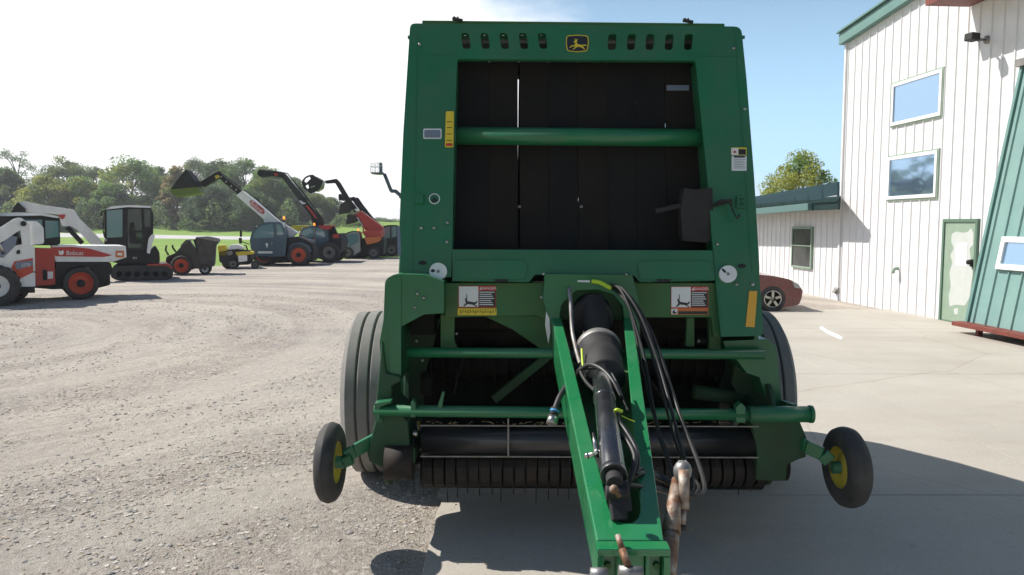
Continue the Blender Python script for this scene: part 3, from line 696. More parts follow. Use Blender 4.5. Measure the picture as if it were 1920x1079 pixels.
# upper right stickers
d = decal(rect(1371,277,1400,291,1), M['label_yellow'], 'warning_sticker'); decal(rect(1371.5,278,1384,290.5), M['white'], 'sticker_panel', .005, parent=d); decal([(1375,287),(1376,283),(1379,283),(1381,287)], M['label_red'], 'sticker_symbol', .0065, parent=d); decal(rect(1385,280,1398.5,290), M['label_black'], 'sticker_text', .005, parent=d)
d = decal(rect(1372,292.5,1400,320.5,2), M['white'], 'instruction_sticker'); decal(rect(1376,293,1397,296), M['label_black'], 'sticker_heading', .005, parent=d)
mb = MB()
for k in range(6): mb.plate(rect(1376,299+k*3.2,1398-(k*3) % 5,299.8+k*3.2), PPo(.005), -PN*.001)
bp(mb, 'sticker_text', M['label_grey'], d)
# amber strip
decal([(1405,546),(1420,546),(1415,614),(1398,613)], M['reflector'], 'amber_strip', .006, th=-PN*.005)
# window label on belt
decal(rect(1250,160,1292,170), M['label_grey'], 'belt_label', -.155, label='small grey label at the top right of the belts'); 
# warning decals on beam
def warn(x0, y0, x1, y1, right):
    W = x1-x0
    mb = MB(); mb.plate(rect(x0,y0,x1,y1), yb, (0,.003,0)); d = bp(mb, 'danger_decal', M['label_red'])
    xm = x0+W*.53; yy1 = y0+40
    mb = MB(); mb.plate(rect(x0+1,y0+1,xm,yy1-1), yplane(YB-.002), (0,.002,0)); bp(mb, 'pictogram_panel', M['white'], d)
    # falling figure pictogram
    mb = MB(); f = lambda pts: mb.plate([(x0+2+p[0], yy1-18+p[1]) for p in pts], yplane(YB-.004), (0,.002,0))
    f([(10,3),(12,2),(16,7),(30,9),(32,6),(34,7),(32,11),(28,13),(33,15),(32,17),(24,13),(15,12),(10,16),(7,16),(12,10)]); f([(x*1+17.5, y+1.5) for x, y in ell(-5,1,1.6,1.6,8)])
    f([(13,-7),(14.2,-7),(14.6,2),(13.4,3)])
    bp(mb, 'pictogram', M['label_black'], d)
    mb = MB(); mb.plate(rect(xm+.6,y0+9,x1-1,yy1-1), yplane(YB-.002), (0,.002,0)); bp(mb, 'text_panel', M['label_black'], d)
    mb = MB()
    for k in range(7): mb.plate(rect(xm+2,y0+11+k*3.9,x1-3-(k*5) % 7,y0+12.5+k*3.9), yplane(YB-.004), (0,.0015,0))
    cx, cy = (xm+x1)/2+3, y0+4.6
    letter(mb, 'DANGER', 7.2, lambda a, b: at(cx+a, cy-b, YB-.003))
    mb.plate([(xm+2,cy+2.6),(xm+5,cy-3),(xm+8,cy+2.6)], yplane(YB-.003), (0,.001,0))
    bp(mb, 'warning_text', M['white'], d)
    if right:
        mb = MB(); mb.plate(rect(x0,yy1+1,x1,yy1+13), yplane(YB-.001), (0,.002,0)); bp(mb, 'orange_band', M['label_orange'], d)
        mb = MB(); mb.plate(rect(x0+1,yy1+2,x0+12,yy1+12), yplane(YB-.003), (0,.002,0)); bp(mb, 'symbol_panel', M['white'], d)
        mb = MB(); mb.plate([(x0+3,yy1+11),(x0+4,yy1+5),(x0+7,yy1+4),(x0+7,yy1+8),(x0+11,yy1+8),(x0+10,yy1+11)], yplane(YB-.005), (0,.002,0))
        mb.plate(rect(x0+14,yy1+6.5,x1-1,yy1+12), yplane(YB-.003), (0,.002,0)); bp(mb, 'symbol', M['label_black'], d)
warn(859.5, 536.5, 930, 577, False); warn(1258, 537.5, 1328, 590.5, True)
mb = MB(); mb.plate(rect(858,578.5,931,591.5), yb, (0,.003,0)); d = bp(mb, 'ruler_decal', M['label_yellow'])
mb = MB()
for k in range(15):
    x = 863+k*4.7; mb.plate(rect(x,580+(0 if k % 3 else 1),x+.8,585 if k % 3 else 590), yplane(YB-.002), (0,.001,0))
mb.plate(rect(864,585.3,928,586), yplane(YB-.002), (0,.001,0)); bp(mb, 'ruler_mark', M['label_black'], d)
for pts in ([(783,56),(784.4,56),(774.4,508),(773,508)], [(1378,58),(1379.4,58),(1411,512),(1409.6,512)], [(772,101),(856,103),(856,104.2),(772,102.2)], [(1306,104),(1394,106),(1394,107.2),(1306,105.2)], [(1346,540),(1347.4,540),(1356,630),(1354.6,630)]):
    mb = MB(); mb.plate(pts, PPo(.0025), -PN*.0024); bp(mb, 'panel_seam', M['green'], fp)
# electrical box on the right of the belts
mb = MB(); mb.plate(rounded([(1283,352),(1300,356),(1336,352),(1338,440),(1330,456),(1280,452),(1276,390)],4,3), yplane(4.47), (0,.10,0)); eb = bp(mb, 'control_box', M['blackmat'], bevel=.006)
mb = MB(); mb.beam(at(1276,386,4.5), at(1230,396,4.55), .02, .025); mb.beam(at(1337,386,4.47), at(1372,376,4.44), .02, .02)
mb.tube(spline([at(1340,384,4.45), at(1352,376,4.40), at(1366,378,4.40), at(1372,386,4.42)],5), .006, 8)
mb.tube(spline([at(1372,390,4.42), at(1378,404,4.38), at(1384,410,4.38), at(1386,402,4.40)],5), .005, 8)
bp(mb, 'box_bracket', M['blackmat'], eb)
mb = MB(); mb.plate(rect(1382,368,1386,390), PPo(.02), -PN*.02); mb.plate(rect(1386,368,1396,372), PPo(.02), -PN*.02); mb.plate(rect(1386,377,1395,380), PPo(.02), -PN*.02); mb.plate(rect(1386,386,1400,390), PPo(.02), -PN*.02)
bp(mb, 'hose_clip', M['green'], fp)
# --- drawbar
TR = dict(Y=4.38, z=1.335, l=.225, r=.685); TF = dict(Y=2.50, z=.80, l=.283, r=.505)
def T(s, t, dz=0):   # s -1..1 across, t 0 rear..1 front
    lx = TR['l']+(TF['l']-TR['l'])*t; rx = TR['r']+(TF['r']-TR['r'])*t
    return Vector((lx+(rx-lx)*(s+1)/2, TR['Y']+(TF['Y']-TR['Y'])*t, TR['z']+(TF['z']-TR['z'])*t+dz))
def fl_(t): wdt = (TR['r']-TR['l'])*(1-t)+(TF['r']-TF['l'])*t; return 2*(.052+.014*t)/wdt
te = .90
U = [(-1,0),(-1,.3),(-1,.6),(-1,1),(1,1),(1,.6),(1,.3),(1,0),(1-fl_(0),0),(1-fl_(.3),.3),(1-fl_(.6),.6),(1-fl_(te),te)]
sw = 1-fl_(te)
for k in range(1, 8): a = math.pi*k/8; U.append((sw*math.cos(a), te+.055*math.sin(a)))
U += [(-1+fl_(te),te),(-1+fl_(.6),.6),(-1+fl_(.3),.3),(-1+fl_(0),0)]
mb = MB(); mb.plate(U, lambda s, t: T(s, t), (0,0,-.010))
for s in (-1, 1):
    n_ = 4
    for i in range(n_):
        t0, t1 = i/n_, (i+1)/n_; a0, a1 = T(s,t0,-.010), T(s,t1,-.010); inn = Vector((-.010*s,0,0))
        h0, h1 = .20-.04*t0, .20-.04*t1
        mb.hexa([a0-Vector((0,0,h0)), a0+inn-Vector((0,0,h0)), a1+inn-Vector((0,0,h1)), a1-Vector((0,0,h1)), a0, a0+inn, a1+inn, a1])
db = bp(mb, 'drawbar', M['green_tongue'], bevel=.010, seg=3)
mb = MB(); a = T(-1,0); b = T(1,1)   # bottom plate
mb.hexa([T(-.96,.0,-.21), T(.96,0,-.21), T(.96,1,-.17), T(-.96,1,-.17), T(-.96,0,-.20), T(.96,0,-.20), T(.96,1,-.16), T(-.96,1,-.16)])
bp(mb, 'drawbar_floor', M['green_dirty'])
# end plate & hitch clevis
mb = MB()
xl, xr = .275, .513; zt = .80
for x0, x1, z0, z1 in ((xl,xr,zt-.022,zt+.004),(xl,xl+.022,zt-.30,zt-.0225),(xr-.022,xr,zt-.30,zt-.0225),(xl+.0225,xr-.0225,zt-.30,zt-.28)): mb.box(x0,x1,2.42,2.485,z0,z1)
mb.box(xl+.023, xr-.023, 2.465, 2.484, zt-.28, zt-.023)
for x in (.34, .435): mb.box(x, x+.014, 2.435, 2.464, zt-.28, zt-.024)
mb.box(.355, .434, 2.448, 2.4635, zt-.20, zt-.03)
bp(mb, 'hitch_plate', M['green_tongue'], bevel=.004)
mb = MB()
for x, z in ((.315,zt-.07),(.315,zt-.13),(.475,zt-.07),(.475,zt-.13)): mb.lathe([(.012,0),(.012,.012),(0,.014)], (x,2.464,z), (0,-1,0), 6, False)
bp(mb, 'hitch_bolt', M['green_dirty'])
mb = MB(); a = at(1158,1004,2.44); b = at(1178,1064,2.36); m_ = a.lerp(b,.45)
mb.tube([a, m_], [.010,.011], 12); mb.tube([m_, b], .013, 12); bp(mb, 'threaded_pin', M['rust'])
mb = MB(); mb.tube([at(1160,1072,2.36), at(1205,1075,2.36)], .020, 14); mb.tube([b, b-Vector((0,0,.06))], .017, 12)
mb.tube([at(1107,1078,2.37), at(1139,1078,2.37)], .022, 16)
bp(mb, 'hitch_fitting', M['greymetal'])
# mount plate above the drawbar with arch opening
mo = [(1022,514),(1186,516),(1196,560),(1204,680),(1186,690),(1176,640),(1168,575),(1150,552),(1120,543),(1080,545),(1052,572),(1047,612),(1060,640),(1040,642),(1030,600),(1018,560)]
mb = MB(); mb.plate(rounded(mo,[3,3,0,0,0,0,0,6,4,4,6,0,0,0,0,0],3), yplane(4.33), (0,.085,0)); bp(mb, 'drawbar_mount', M['green'], bevel=.006)
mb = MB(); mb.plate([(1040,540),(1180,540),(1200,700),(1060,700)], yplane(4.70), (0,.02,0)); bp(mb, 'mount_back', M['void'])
mb = MB(); mb.plate([(1024,584),(1030,598),(1032,624),(1028,645),(1022,610)], yplane(4.326), (0,.003,0)); bp(mb, 'side_sticker', M['white'])
mb = MB(); mb.plate([(1083,526),(1106,526),(1106,530),(1083,529)], yplane(4.325), (0,.003,0)); bp(mb, 'hose_sticker', M['white'])
mb = MB()
for x, y in ((1019,514),(1174,515),(1015,558),(1070,541)): mb.ball(at(x,y,4.32), .009, 8)
bp(mb, 'mount_bolt', M['steel'])
# gearbox + driveline
mb = MB(); g0 = at(1108,578,4.55); mb.tube([g0, at(1110,600,4.30)], .12, 24); mb.box(g0.x-.12,g0.x+.12,4.45,4.65,g0.z-.2,g0.z+.12); mb.tube([at(1112,560,4.36), at(1122,640,4.22)], .07, 18); bp(mb, 'gearbox', M['blackmat'], bevel=.01)
A0 = at(1122,655,4.08); A1 = at(1134,708,3.72)
ax = (A1-A0).normalized()
mb = MB(); L_ = (A1-A0).length
mb.lathe([(.0,-.02),(.115,-.02),(.122,.0),(.122,.045),(.118,.05)], A0, ax, 40); bp(mb, 'guard_ring', M['greymetal'])
mb = MB(); mb.lathe([(.116,.045),(.119,.075),(.110,.08),(.114,.105),(.106,.115),(.108,.2),(.100,L_),(.09,L_+.01),(.055,L_+.015),(.05,L_+.10),(.0,L_+.10)], A0, ax, 40); bp(mb, 'driveline_guard', M['blackmat'])
mb = MB(); mb.ball(at(1077,671,4.1), .016); mb.tube([at(1070,664,4.1), at(1086,676,4.12)], .022, 12); bp(mb, 'guard_latch', M['greymetal'])
mb = MB(); mb.tube([A1+Vector((0,0,-.05)), T(-.05,.85,-.11)], .03, 18); bp(mb, 'drive_shaft', M['blackmat'])
# hydraulic / telescoping cylinder
C0 = at(1129,712,3.42); C1 = at(1151,893,2.68); d_ = (C1-C0).normalized()
mb = MB(); mb.tube([C0, C1], .045, 28); mb.tube([C0+d_*.16, C0+d_*.20], .0475, 28); mb.tube([C1-d_*.03, C1], .049, 28); bp(mb, 'hydraulic_cylinder', M['glossblack'], bevel=.003)
mb = MB(); mb.tube([C1, C1+d_*.05], .03, 16); mb.tube([C1+Vector((-.035,-.045,-.045)), C1+Vector((.045,-.045,-.045))], .026, 16); mb.beam(C1+Vector((0,-.02,-.02)), C1+Vector((.01,-.085,-.13)), .055, .03); mb.beam(C1+Vector((.03,-.02,-.01)), at(1175,960,2.62), .035, .03); bp(mb, 'cylinder_clevis', M['blackmat'], bevel=.005)
mb = MB(); e = at(1151,918,2.56); mb.ball(e, .016, 12); mb.tube([e, at(1162,932,2.56)], .008, 8); bp(mb, 'clevis_pin', M['rust'])
mb = MB(); mb.tube([at(1100,855,2.86), at(1126,850,2.86)], .010, 10); mb.ball(at(1101,855,2.86), .012); mb.tube([at(1112,812,2.92), at(1118,845,2.86)], [.004,.011], 10); mb.ball(at(1119,848,2.85), .013); bp(mb, 'tee_handle', M['steel'])
mb = MB(); mb.beam(at(1118,850,2.87), at(1134,890,2.78), .018, .018); bp(mb, 'handle_stem', M['blackmat'])
# hoses
def hose(pts, r, m=M['hose'], name='hose'):
    mb = MB(); mb.tube(spline([at(*p) for p in pts], 9), r*(.8 if m is M['hose'] else 1), 10); return bp(mb, name, m)
hose([(1067,541,4.30),(1070,570,4.24),(1073,620,4.14),(1080,655,4.0),(1088,683,3.86)], .011, M['greymetal'], 'cable')
hose([(1095,622,4.1),(1090,650,3.98),(1091,680,3.84),(1087,690,3.80)], .007)
hose([(1090,692,3.80),(1072,712,3.66),(1052,740,3.55),(1040,768,3.48)], .017)
hose([(1118,690,3.52),(1090,694,3.54),(1098,715,3.46),(1122,740,3.30),(1140,762,3.20),(1152,775,3.12)], .010)
hose([(1088,694,3.54),(1106,684,3.50),(1130,694,3.42),(1150,716,3.34),(1164,745,3.28)], .014)
hose([(1153,772,3.12),(1152,795,3.04),(1160,812,2.98),(1178,830,2.92),(1190,855,2.85),(1187,880,2.8),(1180,905,2.78)], .015)
hose([(1158,772,3.12),(1160,790,3.04),(1172,806,2.98),(1190,836,2.90),(1196,862,2.84),(1192,890,2.8)], .012)
hose([(1147,700,3.45),(1160,725,3.36),(1170,755,3.26),(1177,770,3.2)], .006)
cn0 = at(1041,766,3.48); cn1 = at(1034,796,3.44)
mb = MB(); mb.tube([cn0, cn0.lerp(cn1,.55)], .020, 16); cb = bp(mb, 'plug', M['blackmat'])
mb = MB(); mb.tube([cn0.lerp(cn1,.5), cn1], [.023,.026], 16); bp(mb, 'plug_end', M['steel'], cb)
mb = MB(); mb.tube([cn0.lerp(cn1,.12), cn0.lerp(cn1,.25)], .0215, 16); bp(mb, 'plug_ring', M['blue'], cb)
R_ = [([(1142,536,4.28),(1160,540,4.2),(1178,572,4.1),(1196,625,4.0),(1210,680,3.9),(1222,750,3.75),(1240,830,3.5),(1258,880,3.3),(1262,905,3.2)], .010),
      ([(1145,534,4.27),(1170,545,4.18),(1200,590,4.06),(1224,650,3.95),(1240,700,3.85),(1262,780,3.65),(1280,850,3.4),(1300,905,3.15),(1294,925,3.05),(1262,926,3.0),(1226,916,2.96),(1194,908,2.94)], .011),
      ([(1150,536,4.27),(1180,556,4.18),(1216,612,4.05),(1240,672,3.92),(1262,740,3.78),(1282,800,3.6),(1306,860,3.35),(1320,905,3.15),(1318,925,3.05),(1300,930,3.0),(1250,922,2.97),(1205,905,2.94)], .012),
      ([(1148,540,4.28),(1176,570,4.15),(1190,620,4.05),(1204,690,3.92),(1226,780,3.7),(1250,850,3.45),(1262,890,3.25)], .009),
      ([(1152,538,4.28),(1186,575,4.12),(1214,640,4.0),(1232,700,3.9),(1248,760,3.8),(1270,840,3.5),(1296,890,3.25),(1310,912,3.1),(1306,926,3.04)], .009)]
for p, r in R_: hose(p, r)
hose([(1180,900,2.80),(1200,888,2.85),(1225,892,3.0),(1256,905,3.0),(1270,915,3.0)], .016); hose([(1178,910,2.74),(1210,915,2.82),(1240,918,2.97),(1264,930,3.0)], .014)
hose([(1176,898,2.78),(1196,880,2.86),(1222,885,3.02),(1250,898,3.02)], .012)
hose([(1110,528,4.27),(1124,530,4.26),(1138,537,4.25),(1146,541,4.24)], .012, M['tie'], 'hose_sleeve')
def tie(pts, r=.005): hose(pts, r, M['tie'], 'cable_tie')
tie([(1091,655,3.84),(1092,675,3.78),(1094,695,3.72)], .006); tie([(1149,773,3.09),(1157,769,3.08),(1166,772,3.09)], .007); tie([(1166,780,3.08),(1180,787,3.08),(1190,791,3.08)], .0025)
mb = MB(); mb.ball(at(1213,939,3.3), .004) 
# jack stand / PTO lever at the right
mb = MB(); mb.tube([at(1282,880,2.78), at(1284,955,2.74)], [.022,.016], 14); mb.tube([at(1282,955,2.74), at(1280,985,2.72)], .011, 12); bp(mb, 'jack_handle', M['rust'])
mb = MB(); p = at(1280,882,2.80); mb.lathe([(0,-.045),(.020,-.042),(.032,-.018),(.034,.005),(.026,.024),(.014,.034),(0,.036)], p, (.1,0,1), 18)
mb.plate([(1271,872),(1275,865),(1281,871),(1287,865),(1291,874),(1288,882),(1272,882)], yplane(2.79), (0,.02,0)); bp(mb, 'jack_head', M['greymetal'], bevel=.002)
mb = MB(); mb.tube([at(1279,984,2.72), at(1279,993,2.72)], .014, 12); bp(mb, 'grip_cap', M['blackmat'])
mb = MB(); q0 = at(1268,898,2.82); q1 = at(1258,1000,2.66); q2 = at(1240,1120,2.46)
mb.tube([q0, q0.lerp(q1,.5), q1], [.016,.026,.034], 16); mb.tube([q1, q2], [.030,.044], 16); bp(mb, 'jack_tube', M['rust'])

mb = MB(); r5 = random.Random(11)
for i in range(300):
    k = r5.random()*.75+.25
    if k < .45: p = at(r5.uniform(790,1420), r5.uniform(796,800), 4.30)+Vector((0,r5.uniform(0,.06),.004))
    elif k < .7: p = at(r5.uniform(862,1325), 531, 4.42)+Vector((0,r5.uniform(.0,.02),.003))
    else: p = Vector((r5.uniform(-.6,1.4), r5.uniform(4.0,4.6), .034))
    a = r5.random()*6.28; q = Vector((math.cos(a), math.sin(a)*.5, r5.uniform(-.1,.3)))*r5.uniform(.008,.03)
    mb.add([p, p+q, p+q+Vector((0,.002,.003)), p+Vector((0,.002,.003))], [(0,1,2,3)])
tag(mb.build('chaff', mat('dry_straw', (.36,.29,.15), .8), None, recalc=False), 'scattered dry straw bits on the baler ledges and concrete', 'chaff', kind='stuff')
# ------------------------------------------------------------------ BUILDINGS (wall frame)
W0 = gnd(1762, 602); VPX = 850
wd_ = Vector(((VPX-960)/F, 1, 0)).normalized(); wn = Vector((-wd_.y, wd_.x, 0))     # along wall away from camera; outward normal
def WP(px, py, off=0):
    d = ray(px, py); q = W0+wn*off; t = (q-CAM).dot(wn)/d.dot(wn); return CAM+d*t
def sz(p, off=0): q = p-W0; return (q.dot(wd_), p.z)
def WS(s, z, off=0): return W0+wd_*s+wn*off+Vector((0,0,z))
def WPo(off): return lambda px, py: WP(px, py, off)
sC, zC = sz(WP(1582, 74)); sC = sz(WP(1577, 420))[0]; s1, z1 = sz(WP(1700, -2)); slope = (z1-zC)/(s1-sC)
sN = -9.0
zN = zC+slope*(sN*.55-sC)
tw = thing('office_tower', 'tall white ribbed metal building with two windows and green roof trim', 'building', W0)
def wb(mb, name, m, parent, bevel=0, label=None):
    o = mb.build(name, m, parent, W0, bevel)
    if label: o['label'] = label
    return o
out = [(sC,0),(sC,zC),(sN*.55,zN),(sN,zN-.5),(sN,0)]
def topz(s):
    return zC+slope*(s-sC) if s > sN*.55 else zN
mb = MB(); mb.plate(out, lambda s, z: WS(s, z, 0), -wn*7)
def rib(mb, s, z0, z1_, h=.022, wb_=.05, wt=.02, off=0):
    if z1_-z0 < .05: return
    P = []
    for z in (z0, z1_): P += [WS(s-wb_/2, z, off-.002), WS(s+wb_/2, z, off-.002), WS(s+wt/2, z, off+h), WS(s-wt/2, z, off+h)]
    mb.hexa([P[0],P[1],P[2],P[3],P[4],P[5],P[6],P[7]])
s = sC-.10
while s > sN: rib(mb, s, .02, topz(s)-.02); s -= .305
# smaller ribs between
wb(mb, 'wall', M['siding'], tw)
mb = MB()
a, b = (sC+.10, zC-.035+.0), (sN*.55, zN)
for (oa, ob, h0, h1) in ((.035,.16,-.02,.12),):
    mb.hexa([WS(a[0],a[1]+h0-.1,oa-.03), WS(a[0],a[1]+h0-.1,ob), WS(b[0],b[1]+h0-.1,ob), WS(b[0],b[1]+h0-.1,oa-.03), WS(a[0],a[1]+h1,oa-.03), WS(a[0],a[1]+h1,ob), WS(b[0],b[1]+h1,ob), WS(b[0],b[1]+h1,oa-.03)])
wb(mb, 'rake_trim', M['greenmetal'], tw)
mb = MB(); mb.hexa([WS(a[0]+.03,a[1]+.14,.22), WS(a[0]+.03,a[1]+.14,-7.2), WS(b[0],b[1]+.14,-7.2), WS(b[0],b[1]+.14,.22), WS(a[0]+.03,a[1]+.18,.22), WS(a[0]+.03,a[1]+.18,-7.2), WS(b[0],b[1]+.18,-7.2), WS(b[0],b[1]+.18,.22)])
wb(mb, 'roof', M['greenmetal'], tw)
mb = MB(); mb.beam(WS(sC-.02,0,.02), WS(sC-.02,zC-.1,.02), .07, .07, wn); wb(mb, 'corner_trim', M['siding'], tw)
def wall_window(quad, parent, fm, gm, fr=.07, name='window', off0=0, extra=None):
    ps = [sz(WP(*q)) for q in quad]; s_0 = (ps[0][0]+ps[3][0])/2; s_1 = (ps[1][0]+ps[2][0])/2; zt_ = (ps[0][1]+ps[1][1])/2; zb = (ps[2][1]+ps[3][1])/2
    lo, hi = min(s_0,s_1), max(s_0,s_1)
    mb = MB(); mb.plate([(lo,zb),(hi,zb),(hi,zt_),(lo,zt_)], lambda s, z: WS(s, z, .055), -wn*.055, [[(lo+fr,zb+fr),(hi-fr,zb+fr),(hi-fr,zt_-fr),(lo+fr,zt_-fr)]])
    o = wb(mb, name, fm, parent, .006)
    mb = MB(); mb.plate([(lo+fr,zb+fr),(hi-fr,zb+fr),(hi-fr,zt_-fr),(lo+fr,zt_-fr)], lambda s, z: WS(s, z, .030), -wn*.01)
    wb(mb, 'pane', gm, o)
    return o, lo, hi, zb, zt_
for q in ([(1676,160),(1771,127),(1768,216),(1674,238)], [(1669,296),(1762,281),(1758,369),(1666,376)]):
    o, lo, hi, zb, zt_ = wall_window(q, tw, M['whitepaint'], M['winglass'])
    mb = MB(); g = .03; mb.plate([(lo-g,zb-g),(hi+g,zb-g),(hi+g,zt_+g),(lo-g,zt_+g)], lambda s, z: WS(s, z, .035), -wn*.035, [[(lo,zb),(hi,zb),(hi,zt_),(lo,zt_)]]); wb(mb, 'window_trim', M['doorgreen'], o)
# door
ps = [sz(WP(*q)) for q in [(1773,411),(1839,409),(1828,608),(1762,602)]]; dl, dh = sz(WP(1838,430))[0], sz(WP(1772,430))[0]; dt = ps[0][1]
mb = MB(); fr = .06; mb.plate([(dl,.03),(dh,.03),(dh,dt),(dl,dt)], lambda s, z: WS(s, z, .06), -wn*.06, [[(dl+fr,.04),(dh-fr,.04),(dh-fr,dt-fr),(dl+fr,dt-fr)]]); dr = wb(mb, 'door', mat('door_frame_green', (.10,.17,.12), .5), tw, .005)
mb = MB(); mb.plate([(dl+fr,.045),(dh-fr,.045),(dh-fr,dt-fr),(dl+fr,dt-fr)], lambda s, z: WS(s, z, .035), -wn*.01); wb(mb, 'door_leaf', M['doorgreen'], dr)
def ZD(x, y): return (1400+x/3.083, 330+y/3.083)
patch = [(1185,335),(1215,322),(1250,330),(1280,325),(1297,300),(1312,335),(1310,400),(1290,420),(1300,520),(1310,560),(1296,640),(1290,700),(1262,752),(1215,745),(1172,755),(1168,690),(1180,640),(1172,560),(1190,500),(1176,460),(1198,420),(1182,380)]
mb = MB(); mb.plate([ZD(*p) for p in rounded(patch, 8, 2)], WPo(.038), -wn*.002); mb.plate([ZD(*p) for p in [(1196,768),(1222,765),(1220,802),(1200,800)]], WPo(.038), -wn*.002); wb(mb, 'peeled_patch', M['peel'], dr)
mb = MB(); mb.plate([ZD(*p) for p in [(1210,390),(1275,386),(1272,520),(1206,518)]], WPo(.041), -wn*.002); wb(mb, 'paper_notice', M['white'], dr)
mb = MB(); p = WP(1822,492,.05); mb.beam(p+Vector((0,0,.05)), p-Vector((0,0,.08)), .06, .04, wn); p2 = p+wn*.06; mb.ball(p2, .045); mb.tube([p, p2+Vector((0,0,0))], .02); wb(mb, 'door_handle', M['blackmat'], dr)
# flood light, pipe vent, hook
fl = WP(1822,70,.45); fw = WP(1853,75,.0)
ft = thing('flood_light', 'black and grey flood light on an arm high on the white wall', 'outdoor light', fw)
mb = MB(); dd = (fl-WP(1853,75,.1)).normalized(); mb.beam(fl-dd*.10, fl+dd*.08, .17, .13); mb.build('lamp_head', M['blackmat'], ft, fw, .015)
mb = MB(); mb.tube([fw+wn*.02, fw+wn*.16, fl-dd*.1], .022, 10); mb.ball(fw+wn*.17, .04); mb.lathe([(.07,0),(.07,.03),(0,.03)], fw+wn*.02, wn, 16); mb.build('arm', M['greymetal'], ft, fw)
mb = MB(); p = WP(1686,504); mb.tube(spline([p, p+wn*.09, p+wn*.13-Vector((0,0,.05)), p+wn*.13-Vector((0,0,.10))],4), .035, 12)
tag(mb.build('vent_pipe', M['doorgreen'], None), 'small pale elbow vent pipe sticking out of the white wall left of the door', 'pipe')
mb = MB(); p = WP(1572,545); mb.lathe([(.10,0),(.10,.05),(.07,.09),(0,.09)], p, wn, 16); mb.beam(p+wn*.05+Vector((0,0,.06)), p+wn*.13+Vector((0,0,-.05)), .12, .02)
tag(mb.build('dryer_vent', M['greymetal'], None), 'small grey hooded vent low on the white wall near the red car', 'vent')
# brown overhang
mb = MB(); p = [WP(1786,-12,0.03), WP(1836,-12,.03), WP(1835,6,.03)]
b0 = sz(WP(1838,0))[0]; z0 = sz(WP(1838,6))[1]
mb.hexa([WS(b0-2.2,z0-.0,.03), WS(b0-2.2,z0,.85), WS(b0+.25,z0,.85), WS(b0+.25,z0,.03), WS(b0-2.2,z0+.2,.03), WS(b0-2.2,z0+.2,.85), WS(b0+.25,z0+.2,.85), WS(b0+.25,z0+.2,.03)])
wb(mb, 'soffit', M['redwood'], tw)
# wing
wg = thing('low_wing', 'low white ribbed wing with dark green roof behind the red car', 'building', W0)
e0 = WP(1420,388,.62); e1 = WP(1574,378,.62)
sE = sz(WP(1380, 430))[0]+3
mb = MB(); zt0 = 2.55; mb.box(0,0,0,0,0,0) if False else None
mb.plate([(sC+.01,0),(sC+.01,zt0),(sE,zt0-.35),(sE,0)], lambda s, z: WS(s, z, -.01), -wn*5)
s = sC+.10
while s < sE: rib(mb, s, .02, zt0-.4, off=-.01); s += .305
wb(mb, 'wall', M['siding'], wg)
e2 = WP(1573,341,-2.2); e3 = WP(1420,368,-2.2)
dirE = (e0-e1); e0x = e0+dirE*.9; e3x = e3+(e3-e2)*.9
mb = MB(); dn = Vector((0,0,-.05)); mb.hexa([e0x+dn, e1+dn, e2+dn, e3x+dn, e0x, e1, e2, e3x]); 
for k in range(13):
    t = k/12*.98+.01; a = e1.lerp(e0x, t); b = e2.lerp(e3x, t); mb.beam(a+Vector((0,0,.015)), b+Vector((0,0,.015)), .03, .03)
wb(mb, 'roof', M['darkroof'], wg)
mb = MB(); a = WP(1420,397,.68); b = WP(1519,388,.68); a = b+(a-b)*2.0; mb.beam(a, b, .12, .17); wb(mb, 'gutter', M['gutter'], wg, .01)
mb = MB(); a = WP(1519,388,.60); b = WP(1574,382,.60); mb.beam(a+wd_*8, b, .04, .26); mb.hexa([b+Vector((-.02,0,-.14)), b+Vector((.02,.02,-.14)), e2+Vector((.02,0,-.3)), e2+Vector((-.02,0,-.3)), b+Vector((-.02,0,.08)), b+Vector((.02,0.02,.08)), e2+Vector((.02,0,.0)), e2+Vector((-.02,0,0))]); wb(mb, 'fascia', M['darkroof'], wg)
o, lo, hi, zb, zt_ = wall_window([(1489,427),(1526,425),(1523,504),(1485,502)], wg, M['doorgreen'], M['winglass2'], .05)
mb = MB(); mb.beam(WS(lo+.04,(zb+zt_)/2+.05,.035), WS(hi-.04,(zb+zt_)/2+.05,.035), .03, .02); wb(mb, 'meeting_rail', M['doorgreen'], o)
# leaning green facade
gf = thing('green_lean_to', 'leaning green ribbed metal facade with white framed window beside the door', 'building', W0)
b0 = gnd(1815, 628); b0 = Vector((b0.x, b0.y, .20)); t0 = WP(1922,118,.0)
so0 = (b0-W0).dot(wn); 
def GS(s, f, off=0):   # s along wall from left edge towards camera, f 0..1 up the lean
    p = b0.lerp(t0, f)-wd_*s
    ln = (t0-b0).normalized(); nn = wd_.cross(ln).normalized()
    if nn.dot(wn) < 0: nn = -nn
    return p+nn*off
mb = MB(); L = 7.5; ln = (t0-b0)
mb.add([GS(0,0),GS(L,0),GS(L,1),GS(0,1), W0+wd_*((GS(0,0)-W0).dot(wd_))+Vector((0,0,.2)), W0+wd_*((GS(L,0)-W0).dot(wd_))+Vector((0,0,.2))], [(0,1,2,3),(0,3,4),(1,5,2),(0,4,5,1)])
s = .12
while s < L:
    P = []
    for f in (0.0, 1.0): P += [GS(s-.025,f,-.002), GS(s+.025,f,-.002), GS(s+.010,f,.028), GS(s-.010,f,.028)]
    mb.hexa(P); s += .29
wb(mb, 'cladding', M['greensiding'], gf)
mb = MB(); mb.beam(GS(-.02,0,.0), GS(-.02,1,.0), .06, .08, wn); wb(mb, 'edge_trim', M['greenmetal'], gf)
mb = MB(); mb.beam(GS(-.1,1,.02), GS(L,1,.02), .16, .12); wb(mb, 'ridge_cap', M['greymetal'], gf)
mb = MB(); a = GS(-.12,0,.08); b = GS(L,0,.08); mb.beam(a-Vector((0,0,.03)), b-Vector((0,0,.03)), .28, .07)
